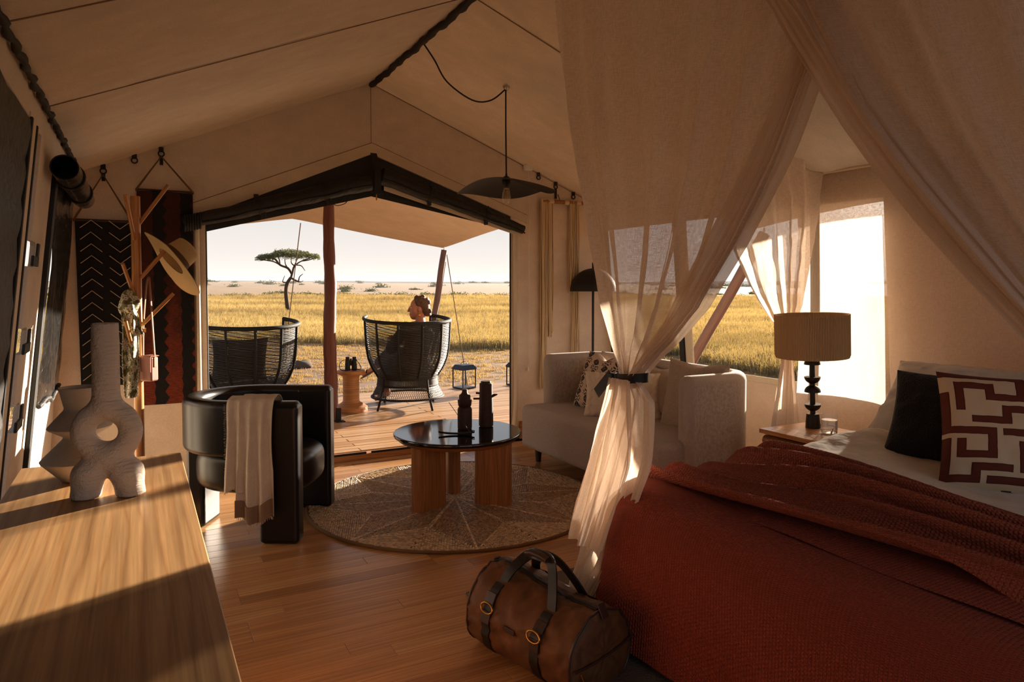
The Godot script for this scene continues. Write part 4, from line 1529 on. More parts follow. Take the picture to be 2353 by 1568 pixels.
	# pillows
	for k in 2:
		var t := thing("bed_pillow", ["white bed pillow standing behind the black cushion at the window side", "white bed pillow standing behind the red maze patterned cushion"][k], "pillow", Vector3(3.22, 0.61, [-1.80, -0.92][k]), 0, "white bed pillows")
		put(stand(Shape.new().cushion(0.86, 0.5, 0.2, 5 + k, 0.02), Vector3(0.0, 0, 0), Vector3(0.05, 0, 1), 0.75, 0.5), "pillow_case", M.white_linen, t)
	for k in 2:
		var t := thing("boucle_cushion", ["charcoal black curly cushion standing nearest the bedside lamp", "charcoal black curly cushion mostly hidden behind the maze patterned one"][k], "cushion", [Vector3(2.93, 0.615, -1.65), Vector3(3.08, 0.70, -0.98)][k], 0, "black curly cushions")
		put(stand(Shape.new().cushion(0.52, 0.42, 0.17, 15 + k, 0.012, 0.0), Vector3.ZERO, Vector3(0.27, 0, 0.96), 0.5, 0.42), "cushion_cover", M.boucle, t)
	var t := thing("maze_cushion", "cream cushion with a red brown maze pattern on the bed", "cushion", Vector3(2.78, 0.605, -1.32))
	put(stand(Shape.new().cushion(0.5, 0.46, 0.17, 23, 0.012, 0.0), Vector3.ZERO, Vector3(0.565, 0, 0.825), 0.4, 0.46), "cushion_cover", M.maze_print, t)
	t.get_child(0).mesh = unit_uv(t.get_child(0).mesh, 0.52, 0.48)


# uv of a cushion from 0 to 1 across
func unit_uv(m: ArrayMesh, w: float, h: float) -> ArrayMesh:
	var a := m.surface_get_arrays(0)
	var uv: PackedVector2Array = a[Mesh.ARRAY_TEX_UV]
	var big := Vector2.ZERO
	for p in uv:
		big = big.max(p)
	for i in uv.size():
		uv[i] = Vector2(uv[i].x / big.x, 1.0 - uv[i].y / big.y)
	a[Mesh.ARRAY_TEX_UV] = uv
	var o := ArrayMesh.new()
	o.add_surface_from_arrays(Mesh.PRIMITIVE_TRIANGLES, a)
	return o


# value of a piecewise smooth line given as [x, y] pairs in falling or rising x
func along(l: Array, x: float) -> float:
	var n := l.size()
	for i in n - 1:
		var a: Array = l[i]
		var b: Array = l[i + 1]
		if (x - a[0]) * (x - b[0]) <= 0.0:
			var pa: Array = l[maxi(i - 1, 0)]
			var pb: Array = l[mini(i + 2, n - 1)]
			var u: float = (x - a[0]) / (b[0] - a[0]) if b[0] != a[0] else 0.0
			return lerpf(lerpf(a[1], b[1], u), cubic_interpolate(a[1], b[1], pa[1], pb[1], u), 0.6)
	return l[0][1] if absf(x - l[0][0]) < absf(x - l[n - 1][0]) else l[n - 1][1]


# a hanging length of net between two edges that are given as [height, place] pairs; "to" makes the point
func net(left: Array, right: Array, h1: float, h0: float, folds: float, amp: Callable, to: Callable, seed_: float, nu := 110, nv := 60) -> Shape:
	return Shape.new().grid(nu, nv, func(u: float, q: float) -> Vector3:
		var h := lerpf(h1, h0, q)
		var a := along(left, h)
		var b := along(right, h)
		var uu := u + 0.02 * sin(u * 9.0 + q * 5.0 + seed_) * sin(u * PI)
		var ph := u * folds * TAU + 1.4 * sin(u * 5.0 + seed_) + 0.9 * sin(q * 2.2 + u * 3.0)
		var k: float = amp.call(q)
		var off := k * (0.6 * sin(ph) + 0.4 * sin(ph * 2.3 + seed_) + 0.5 * nz.get_noise_2d(u * 7.0 + seed_, q * 1.5))
		return to.call(lerpf(a, b, uu), h, off), 2.0, 2.0)


func build_nets() -> void:
	var top := thing("bed_canopy", "off-white cloth canopy stretched under the tent roof above the bed", "canopy", Vector3(2.75, 2.5, -1.35))
	put(Shape.new().at(Vector3(-2.75, -2.5, 1.35)).grid(40, 50, func(u: float, q: float) -> Vector3:
		var x := lerpf(1.66, 3.80, u)
		var z := lerpf(0.4, -3.03, q)
		return Vector3(x, roof(x) - 0.075 - 0.035 * sin(u * PI) * (0.6 + 0.4 * sin(q * 9.0)) + 0.012 * nz.get_noise_2d(x * 3 + z, z * 2.5), z), 2.3, 3.4), "roof_cloth", M.canopy_cloth, top)
	for z in [-3.03, 0.4]:
		put(Shape.new().tube([Vector3(-1.09, roof(1.66) - 2.57, z + 1.35), Vector3(1.05, roof(3.8) - 2.57, z + 1.35)], 0.012, 8), "hanging_rod", M.canvas_band, top)
	for x in [1.66, 3.80]:
		put(Shape.new().tube([Vector3(x - 2.75, roof(x) - 2.57, -1.68), Vector3(x - 2.75, roof(x) - 2.57, 1.75)], 0.012, 8), "hanging_rod", M.canvas_band, top)
	put(Shape.new().at(Vector3(-2.75, -2.5, 1.35)).sheet(2, 20, func(u: float, q: float) -> Vector3: return Vector3(3.79 + 0.01 * sin(q * 5), lerpf(0.62, roof(3.8) - 0.08, q), -3.02 + 0.07 * u), 0.004), "corner_tape", M.canvas_white, top)
	# the curtain tied back at the foot beside the sofa
	var to_foot := func(z: float, h: float, off: float) -> Vector3: return Vector3(1.68 + off, h, z)
	var aL := [[2.86, -2.77], [2.648, -2.724], [2.362, -2.675], [2.077, -2.602], [1.684, -2.481], [1.279, -2.351], [1.106, -2.26], [1.024, -2.208], [1.0, -2.2]]
	var aR := [[2.86, -0.98], [2.3, -1.17], [1.978, -1.316], [1.734, -1.437], [1.488, -1.602], [1.277, -1.772], [1.165, -1.901], [1.057, -2.044], [1.0, -2.1]]
	var aF := [[2.86, -1.14], [2.3, -1.28], [2.066, -1.38], [1.843, -1.486], [1.549, -1.695], [1.226, -1.925], [1.072, -2.07], [1.0, -2.14]]
	var c := thing("bed_net_curtain", "sheer linen bed curtain gathered by a black band beside the sofa", "curtain", Vector3(1.68, 0, -2.15), 0, "sheer bed curtains")
	var home := Vector3(1.68, 0, -2.15)
	var gather := func(q: float) -> float: return 0.016 + 0.05 * sin(minf(q, 0.96) * PI) * 0.6
	put(net(aL, aR, 2.86, 1.0, 6.0, gather, func(z: float, h: float, o: float) -> Vector3: return (to_foot.call(z, h, o) as Vector3) - home, 1.0), "net_panel", M.net, c)
	var lip := func(q: float) -> float: return 0.014
	put(net(aF, aR, 2.86, 1.0, 1.6, lip, func(z: float, h: float, o: float) -> Vector3: return (to_foot.call(z, h, o - 0.035) as Vector3) - home, 2.0, 40, 60), "folded_edge", M.net, c)
	put(net(aF, aR, 2.86, 1.0, 1.2, lip, func(z: float, h: float, o: float) -> Vector3: return (to_foot.call(z, h, o + 0.03) as Vector3) - home, 3.0, 40, 60), "folded_edge", M.net, c)
	var sL := [[1.01, -2.20], [0.985, -2.19], [0.908, -2.206], [0.76, -2.263], [0.594, -2.298], [0.291, -2.351], [0.02, -2.43]]
	var sR := [[1.01, -2.1], [0.985, -2.06], [0.925, -1.99], [0.719, -1.972], [0.62, -2.0], [0.35, -2.10], [0.02, -2.27]]
	var skirt := func(q: float) -> float: return 0.02 + 0.018 * q
	put(net(sL, sR, 1.0, 0.015, 4.0, skirt, func(z: float, h: float, o: float) -> Vector3: return Vector3(1.66 - 0.11 * pow(1 - h, 1.5) + o, h, z) - home, 4.0, 70, 40), "net_skirt", M.net, c)
	put(net([[1.0, -2.19], [0.7, -2.25], [0.38, -2.30]], [[1.0, -2.06], [0.7, -1.985], [0.38, -2.07]], 1.0, 0.37, 3.0, skirt, func(z: float, h: float, o: float) -> Vector3: return Vector3(1.61 - 0.21 * pow(1 - h, 1.1) + o * 0.7, h, z) - home, 6.0, 70, 40), "net_skirt", M.net, c)
	var tie := thing("curtain_tie", "black band knotted round the gathered bed curtain in front of the sofa", "curtain tie", Vector3(1.68, 1.0, -2.145))
	put(Shape.new().sheet(40, 4, func(u: float, q: float) -> Vector3:
		var a := u * TAU * 0.998
		return Vector3(cos(a) * 0.058, (q - 0.5) * 0.036 + 0.006 * sin(a), sin(a) * 0.072), 0.003), "band", M.strap, tie)
	put(Shape.new().sheet(3, 12, func(u: float, q: float) -> Vector3: return Vector3(-0.062 - 0.01 * q, 0.012 - 0.085 * q, -0.045 - 0.085 * q + (u - 0.5) * 0.034) + Vector3(0, (u - 0.5) * -0.03, 0), 0.003), "band_end", M.strap, tie)
	put(Shape.new().at(Vector3(-0.06, 0.0, -0.05)).box(Vector3.ZERO, Vector3(0.016, 0.034, 0.03), 0.006, 2), "knot", M.strap, tie)
	# the curtain drawn towards the near corner
	var bL := [[2.85, -1.86], [2.206, -1.478], [2.074, -1.384], [1.858, -1.254], [1.724, -1.163], [1.508, -1.001], [1.291, -0.805], [1.0, -0.55]]
	var bF := [[2.85, -1.66], [2.145, -1.306], [1.968, -1.192], [1.761, -1.07], [1.407, -0.808], [1.0, -0.50]]
	var bR := [[2.85, 0.35], [2.0, 0.1], [1.5, -0.15], [1.0, -0.42]]
	c = thing("bed_net_curtain", "sheer linen bed curtain swept across the upper corner above the pillows", "curtain", Vector3(1.7, 0, -0.5), 0, "sheer bed curtains")
	home = Vector3(1.7, 0, -0.5)
	put(net(bL, bR, 2.85, 1.0, 5.0, gather, func(z: float, h: float, o: float) -> Vector3: return Vector3(1.64 + o, h, z) - home, 7.0), "net_panel", M.net, c)
	put(net(bL, bF, 2.85, 1.0, 1.3, lip, func(z: float, h: float, o: float) -> Vector3: return Vector3(1.60 + o, h, z) - home, 8.0, 40, 60), "folded_edge", M.net, c)
	put(net(bL, bF, 2.85, 1.0, 1.1, lip, func(z: float, h: float, o: float) -> Vector3: return Vector3(1.67 + o, h, z) - home, 9.0, 40, 60), "folded_edge", M.net, c)
	# the one at the far side, tied behind the lamp
	var cL := [[2.5, 2.1], [2.2, 2.45], [1.868, 2.886], [1.527, 3.061], [1.273, 3.242], [1.045, 3.47], [1.0, 3.48]]
	var cR := [[2.5, 3.80], [2.149, 3.80], [1.625, 3.72], [1.242, 3.63], [1.043, 3.539], [1.0, 3.53]]
	c = thing("bed_net_curtain", "sheer linen bed curtain tied back behind the rope shaded lamp", "curtain", Vector3(3.5, 0, -2.95), 0, "sheer bed curtains")
	home = Vector3(3.5, 0, -2.95)
	put(Shape.new().grid(90, 50, func(u: float, q: float) -> Vector3:
		var h := lerpf(2.5, 1.0, q)
		var x := lerpf(along(cL, h), along(cR, h), u)
		var hh := minf(h, roof(x) - 0.085)
		var o := 0.03 * sin(u * 30.0 + sin(u * 8.0) * 2.0 + q) * (1.15 - 0.9 * q * q) + 0.012 * nz.get_noise_2d(u * 9, q * 6)
		return Vector3(x, hh, -2.96 + o) - home, 1.6, 1.5), "net_panel", M.net, c)
	put(net([[1.0, 3.48], [0.715, 3.42], [0.35, 3.34]], [[1.0, 3.55], [0.7, 3.6], [0.35, 3.64]], 1.0, 0.1, 3.0, skirt, func(x: float, h: float, o: float) -> Vector3: return Vector3(x, h, -2.96 + o) - home, 3.0, 50, 30), "net_skirt", M.net, c)
	c = thing("bed_net", "plain sheer net hanging between the pillows and the bright side window", "curtain", Vector3(3.8, 0, -1.4), 0, "sheer bed curtains")
	home = Vector3(3.8, 0, -1.4)
	put(Shape.new().grid(150, 40, func(u: float, q: float) -> Vector3:
		var z := lerpf(-3.13, 0.35, u)
		var h := lerpf(roof(3.8) - 0.08, 0.2, q)
		var o := 0.022 * sin(z * 6.0 + 1.2 * sin(z * 2.4)) + 0.012 * nz.get_noise_2d(z * 5.0, h * 1.4) + 0.02 * sin(h * 3.0 + z)
		return Vector3(3.82 + o, h, z + 0.03 * sin(h * 2.0)) - home, 3.5, 1.9), "net_panel", M.net, c)


func build_sofa() -> void:
	var t := thing("loveseat", "small oatmeal fabric sofa with curved arms beside the side window", "sofa", Vector3(3.05, 0, -3.92))
	var home := Vector3(3.05, 0, -3.92)
	var pth := [Vector3(2.84, 0, -4.72), Vector3(3.0, 0, -4.725), Vector3(3.2, 0, -4.725)]
	pth.append_array(arc(Vector3(3.22, 0, -4.565), Vector3(0.16, 0, 0), Vector3(0, 0, -0.16), PI / 2 * 0.9, 0.0, 8))
	pth.append_array([Vector3(3.38, 0, -4.2), Vector3(3.38, 0, -3.7)])
	pth.append_array(arc(Vector3(3.22, 0, -3.305), Vector3(0.16, 0, 0), Vector3(0, 0, 0.16), 0.0, PI / 2 * 0.9, 8))
	pth.append_array([Vector3(3.2, 0, -3.145), Vector3(3.0, 0, -3.145), Vector3(2.84, 0, -3.145)])
	for i in pth.size():
		pth[i] -= home
	put(Shape.new().sweep(pth, 0.12, 0.10, 0.82, 0.05, 0.05), "back_and_arms", M.sofa_cloth, t)
	put(Shape.new().box(Vector3(2.985, 0.27, -3.93) - home, Vector3(0.72, 0.33, 1.62), 0.045, 4), "seat", M.sofa_cloth, t)
	for p in [Vector3(2.72, 0.055, -4.62), Vector3(2.72, 0.055, -3.2), Vector3(3.36, 0.055, -4.62), Vector3(3.36, 0.055, -3.2)]:
		put(Shape.new().at(p - home).lathe([Vector2(0.001, -0.055), Vector2(0.02, -0.055), Vector2(0.028, 0.055), Vector2(0.001, 0.055)], 12), "leg", M.dark_wood, t)
	# loose cushions
	var lab := ["beige back cushion in the corner of the sofa behind the diamond patterned one", "beige back cushion in the middle of the sofa behind the curtain tie", "large beige back cushion leaning on the sofa arm by the window"]
	for k in 3:
		var b := thing("back_cushion", lab[k], "cushion", [Vector3(3.22, 0.435, -4.36), Vector3(3.22, 0.435, -3.86), Vector3(3.16, 0.435, -3.43)][k], 0, "beige back cushions on the sofa")
		put(stand(Shape.new().cushion(0.5, [0.44, 0.36, 0.50][k], 0.15, 31 + k, 0.01, 0.02), Vector3.ZERO, [Vector3(0.0, 0, 1), Vector3(0, 0, 1), Vector3(0.12, 0, 1)][k], 0.22, 0.4), "cushion_cover", M.sofa_cushion, b)
	var m := thing("diamond_cushion", "cream cushion printed with black diamonds leaning in the sofa corner", "cushion", Vector3(3.0, 0.435, -4.28))
	put(stand(Shape.new().cushion(0.48, 0.46, 0.14, 41, 0.010, 0.05), Vector3.ZERO, Vector3(0.1, 0, 1), 0.38, 0.46), "cushion_cover", M.mud_print, m)
	m.get_child(0).mesh = unit_uv(m.get_child(0).mesh, 0.46, 0.46)
	m = thing("knitted_cushion", "low cream cushion with zigzag cable knit at the front of the sofa seat", "cushion", Vector3(2.99, 0.435, -3.92))
	put(stand(Shape.new().cushion(0.55, 0.33, 0.13, 43, 0.006, 0.02), Vector3.ZERO, Vector3(0.74, 0, 0.67), 0.25, 0.33), "cushion_cover", M.cable_knit, m)


func build_sideboard() -> void:
	var t := thing("sideboard", "long low teak sideboard with a pale worn top along the window side wall", "sideboard", Vector3(-0.10, 0, -1.4))
	var put_ := func(c: Vector3, s: Vector3, called: String, m: Material, r := 0.003, par: Node = t) -> MeshInstance3D:
		var b := Shape.new()
		b.uo = Vector2(rng.randf(), rng.randf() * 0.3)
		return put(b.box(c, s, r, 2), called, m, par)
	put_.call(Vector3(0.0, 0.785, 0.0), Vector3(0.44, 0.03, 2.3), "top", M.top_wood, 0.003)
	put_.call(Vector3(-0.012, 0.39, 0.0), Vector3(0.40, 0.68, 2.24), "body", M.teak)
	put_.call(Vector3(-0.012, 0.755, 0.0), Vector3(0.41, 0.03, 2.26), "apron", M.top_wood)
	for i in 5:
		var z := -0.90 + i * 0.45
		var d: MeshInstance3D = put_.call(Vector3(0.198, 0.65, z), Vector3(0.02, 0.17, 0.43), "drawer", M.teak)
		for s in [-0.09, 0.09]:
			put_.call(Vector3(0.216, 0.738, z + s + 0.02), Vector3(0.03, 0.022, 0.026), "pull", M.stand_wood, 0.008, d)
		var e: MeshInstance3D = put_.call(Vector3(0.198, 0.31, z), Vector3(0.02, 0.48, 0.43), "door", M.teak)
		put_.call(Vector3(0.216, 0.5, z + 0.1), Vector3(0.03, 0.05, 0.03), "pull", M.stand_wood, 0.008, e)
	for z in [-1.08, 1.08]:
		for x in [-0.19, 0.16]:
			put_.call(Vector3(x, 0.025, z), Vector3(0.05, 0.05, 0.05), "foot", M.dark_wood)


func build_armchair() -> void:
	var t := thing("armchair", "round backed black leather armchair on three broad panel legs", "armchair", Vector3(0.582, 0, -4.186), deg_to_rad(-29.4))
	var p := [Vector3(0.36, 0, 0.30), Vector3(0.2, 0, 0.305), Vector3(0.02, 0, 0.305)]
	p.append_array(arc(Vector3(-0.02, 0, 0), Vector3(0, 0, 0.305), Vector3(-0.305, 0, 0), 0.1, PI - 0.1, 24))
	p.append_array([Vector3(0.02, 0, -0.305), Vector3(0.2, 0, -0.305), Vector3(0.36, 0, -0.30)])
	put(Shape.new().sweep(p, 0.105, 0.455, 0.75, 0.035, 0.03), "back_rest", M.leather, t)
	for s: float in [-1.0, 1.0]:
		put(Shape.new().box(Vector3(0.257, 0.37, 0.303 * s), Vector3(0.208, 0.735, 0.107), 0.024, 4), "leg", M.leather, t)
		put(Shape.new().box(Vector3(0.257, 0.006, 0.303 * s), Vector3(0.17, 0.012, 0.07), 0.003), "foot_pad", M.matte_black, t)
	put(Shape.new().box(Vector3(-0.30, 0.235, 0.0), Vector3(0.10, 0.47, 0.22), 0.024, 4), "leg", M.leather, t)
	# seat: a deep rounded cushion with a soft front
	put(Shape.new().grid(64, 24, func(u: float, q: float) -> Vector3:
		var a := u * TAU
		var d := Vector2(cos(a), sin(a))
		var n := 3.2 if d.x > 0 else 2.3
		var r := pow(pow(absf(d.x) / 0.345, n) + pow(absf(d.y) / 0.252, n), -1.0 / n)
		var b := (q - 0.5) * PI
		var e := pow(maxf(cos(b), 0.0), 0.35)
		var yy := signf(sin(b)) * pow(absf(sin(b)), 0.55)
		return Vector3(d.x * r * e + 0.03, 0.34 + yy * (0.125 + 0.012 * e * 0.0), -d.y * r * e), 1.8, 0.5, true), "seat", M.leather, t)
	put(Shape.new().tube(arc(Vector3(-0.0, 0.437, 0), Vector3(-0.30, 0, 0), Vector3(0, 0, 0.236), -1.3, 1.3, 30), 0.004, 6), "piping", M.strap_leather, t)
	put(Shape.new().box(Vector3(0.33, 0.13, 0.357), Vector3(0.003, 0.05, 0.003), 0.001), "tag", M.grey_cushion, t)
	var th := thing("muslin_throw", "cream fringed muslin throw hung over the arm of the black armchair", "throw", Vector3(0.582, 0.5, -4.186), deg_to_rad(-29.4))
	# two layers that hang over the arm; the path goes from inside over the top and down outside
	var lay := func(x0: float, x1: float, h_end: float, lift: float, sd: float, called: String, m: Material, from := 0.0) -> MeshInstance3D:
		var pt := [Vector3(0, from, 0.3735 + lift * 2.2), Vector3(0, (from + h_end) / 2, 0.373 + lift * 2.2), Vector3(0, h_end, 0.372 + lift * 2.2)] if from > 0.0 else curve([Vector3(0, 0.60, 0.237 - lift), Vector3(0, 0.72, 0.238 - lift), Vector3(0, 0.764 + lift, 0.27), Vector3(0, 0.767 + lift, 0.325), Vector3(0, 0.735, 0.368 + lift), Vector3(0, 0.55, 0.374 + lift), Vector3(0, h_end, 0.372 + lift * 2.2)], 8)
		var np := pt.size() - 1
		return put(Shape.new().at(Vector3(0, -0.5, 0)).sheet(44, np, func(u: float, q: float) -> Vector3:
			var c: Vector3 = pt[int(round(q * np))]
			var down := clampf((0.74 - c.y) / 0.5, 0, 1) * float(c.z > 0.3)
			var spread := 1.0 - 0.10 * sin(clampf(down * 1.4, 0, 1) * PI) + 0.10 * down
			var xm := (x0 + x1) / 2
			var x := xm + (lerpf(x0, x1, u) - xm) * spread
			var fold := (0.004 + 0.017 * down) * sin(u * 17.0 + sd + 0.6 * sin(down * 3.0)) + 0.008 * down * nz.get_noise_2d(u * 6 + sd, c.y * 4)
			var hem := 0.02 * sin(u * 6.0 + sd) * clampf((down - 0.6) * 2.5, 0, 1)
			return Vector3(x, c.y + hem, c.z + fold + 0.010 * down), 0.003, x1 - x0, 0.9), called, m, th)
	lay.call(0.0, 0.16, 0.285, 0.004, 0.0, "cloth_fold", M.muslin)
	lay.call(0.07, 0.245, 0.15, 0.012, 2.0, "cloth_fold", M.muslin)
	lay.call(0.07, 0.245, 0.149, 0.0145, 2.0, "end_band", M.muslin_band, 0.238)
	var fr := Shape.new().at(Vector3(0, -0.5, 0))
	for i in 60:
		var u := i / 59.0
		var b := Vector3(lerpf(0.068, 0.247, u), 0.147 + 0.02 * sin(u * 6.0 + 2.0), 0.408 + 0.015 * sin(u * 17.0 + 2.2))
		fr.tube([b, b + Vector3(rng.randf_range(-0.006, 0.006), -0.014, rng.randf_range(-0.004, 0.004))], 0.0012, 4, 1.0, false)
		if i < 50:
			u = i / 49.0
			b = Vector3(lerpf(-0.005, 0.165, u), 0.287 + 0.02 * sin(u * 6.0), 0.39 + 0.017 * sin(u * 17.0 + 0.5))
			fr.tube([b, b + Vector3(rng.randf_range(-0.006, 0.006), -0.012, rng.randf_range(-0.004, 0.004))], 0.0012, 4, 1.0, false)
			b = Vector3(0.0 - 0.002 * sin(i * 0.7), lerpf(0.74, 0.3, u), 0.385)
			fr.tube([b, b + Vector3(-0.009, rng.randf_range(-0.006, 0.003), 0.004)], 0.001, 4, 1.0, false)
	put(fr, "fringe", M.muslin, th).set_meta("kind", "stuff")


func build_coffee_table() -> void:
	var c := Vector3(1.757, 0, -3.98)
	var t := thing("coffee_table", "round coffee table with a polished black stone top on three teak panel legs", "coffee table", c)
	put(Shape.new().lathe([Vector2(0.001, 0.427), Vector2(0.392, 0.427), Vector2(0.397, 0.429), Vector2(0.40, 0.434), Vector2(0.40, 0.443), Vector2(0.397, 0.448), Vector2(0.392, 0.45), Vector2(0.001, 0.45)], 96), "stone_top", M.black_stone, t)
	put(Shape.new().lathe([Vector2(0.001, 0.395), Vector2(0.335, 0.395), Vector2(0.36, 0.40), Vector2(0.392, 0.425), Vector2(0.001, 0.4265)], 96), "under_frame", M.teak, t)
	for a in [162.0, 46.0, 284.0]:
		var d := deg_to_rad(a)
		var s := Shape.new()
		s.uo = Vector2(rng.randf(), rng.randf() * 0.2)
		var out := PackedVector2Array()
		for k in 24:
			var w := TAU * k / 24.0
			out.append(Vector2((0.085 if cos(w) > 0 else -0.085) + cos(w) * 0.03, (0.012 if sin(w) > 0 else -0.012) + sin(w) * 0.03))
		s.frame(Vector3(cos(d) * 0.235, 0.204, sin(d) * 0.235), Basis(Vector3(cos(d), 0, sin(d)), Vector3(sin(d), 0, -cos(d)), Vector3.UP))
		s.slab(out, 0.384)
		for k in s.v.size():
			s.t[k] = s.uo + Vector2(s.v[k].y, (s.v[k] - s.xf.origin).dot(s.xf.basis.x) + (s.v[k] - s.xf.origin).dot(s.xf.basis.y))
		put(s, "leg", M.teak, t)
	var b := thing("carved_bottle", "small dark carved wooden bottle with a collar and cone top on the coffee table", "bottle", Vector3(1.824, 0.45, -4.022))
	put(Shape.new().lathe([Vector2(0.001, 0), Vector2(0.043, 0), Vector2(0.0455, 0.006), Vector2(0.046, 0.06), Vector2(0.046, 0.122), Vector2(0.042, 0.134), Vector2(0.036, 0.139)], 40), "body", M.dark_wood, b)
	put(Shape.new().lathe([Vector2(0.035, 0.1385), Vector2(0.041, 0.146), Vector2(0.044, 0.165), Vector2(0.0455, 0.181), Vector2(0.0445, 0.184), Vector2(0.036, 0.184), Vector2(0.001, 0.184)], 40), "collar", M.dark_wood, b)
	put(Shape.new().lathe([Vector2(0.036, 0.1835), Vector2(0.037, 0.205), Vector2(0.035, 0.214), Vector2(0.024, 0.222), Vector2(0.018, 0.232), Vector2(0.016, 0.252), Vector2(0.001, 0.254)], 36), "stopper", M.dark_wood, b)
	var m := thing("carved_cylinder", "tall dark wooden cylinder with two pegs and a spout beside the carved bottle", "mill", Vector3(1.974, 0.45, -4.02), -0.45)
	put(Shape.new().lathe([Vector2(0.001, 0), Vector2(0.04, 0), Vector2(0.041, 0.004), Vector2(0.0465, 0.006), Vector2(0.047, 0.03), Vector2(0.045, 0.15), Vector2(0.042, 0.25), Vector2(0.0425, 0.277), Vector2(0.041, 0.281), Vector2(0.034, 0.281), Vector2(0.033, 0.292), Vector2(0.031, 0.295), Vector2(0.001, 0.295)], 40), "body", M.dark_wood, m)
	put(Shape.new().tube([Vector3(-0.04, 0.215, 0), Vector3(-0.066, 0.217, 0)], 0.007, 10), "peg", M.dark_wood, m)
	put(Shape.new().tube([Vector3(-0.04, 0.18, 0), Vector3(-0.082, 0.18, 0)], 0.007, 10), "peg", M.dark_wood, m)
	put(Shape.new().tube([Vector3(0.04, 0.198, 0), Vector3(0.058, 0.204, 0), Vector3(0.074, 0.206, 0)], [0.011, 0.008, 0.003], 10), "spout", M.dark_wood, m)
	var h := thing("incense_holder", "slim black leaf-shaped incense holder with a thin leaning stick on the coffee table", "incense holder", Vector3(1.70, 0.45, -3.87), -0.5)
	put(Shape.new().grid(20, 10, func(u: float, q: float) -> Vector3:
		var a := q * TAU
		var w := 0.018 * pow(sin(u * PI), 0.6) + 0.001
		return Vector3((u - 0.5) * 0.22, 0.008 + 0.010 * pow(absf(u - 0.5) * 2, 2.0) + sin(a) * 0.006, cos(a) * w), 0.2, 0.1, false, true), "leaf_tray", M.matte_black, h)
	put(Shape.new().tube([Vector3(0.085, 0.016, 0), Vector3(0.10, 0.028, 0), Vector3(0.112, 0.026, 0.004)], [0.004, 0.003, 0.002], 8), "stem", M.matte_black, h)
	var s := thing("incense_stick", "thin brown incense stick leaning out of the black holder", "incense stick", Vector3(1.735, 0.463, -3.87))
	put(Shape.new().tube([Vector3(0.05, 0, 0.005), Vector3(-0.085, 0.19, 0.0)], 0.0018, 6), "stick", M.dark_wood, s)


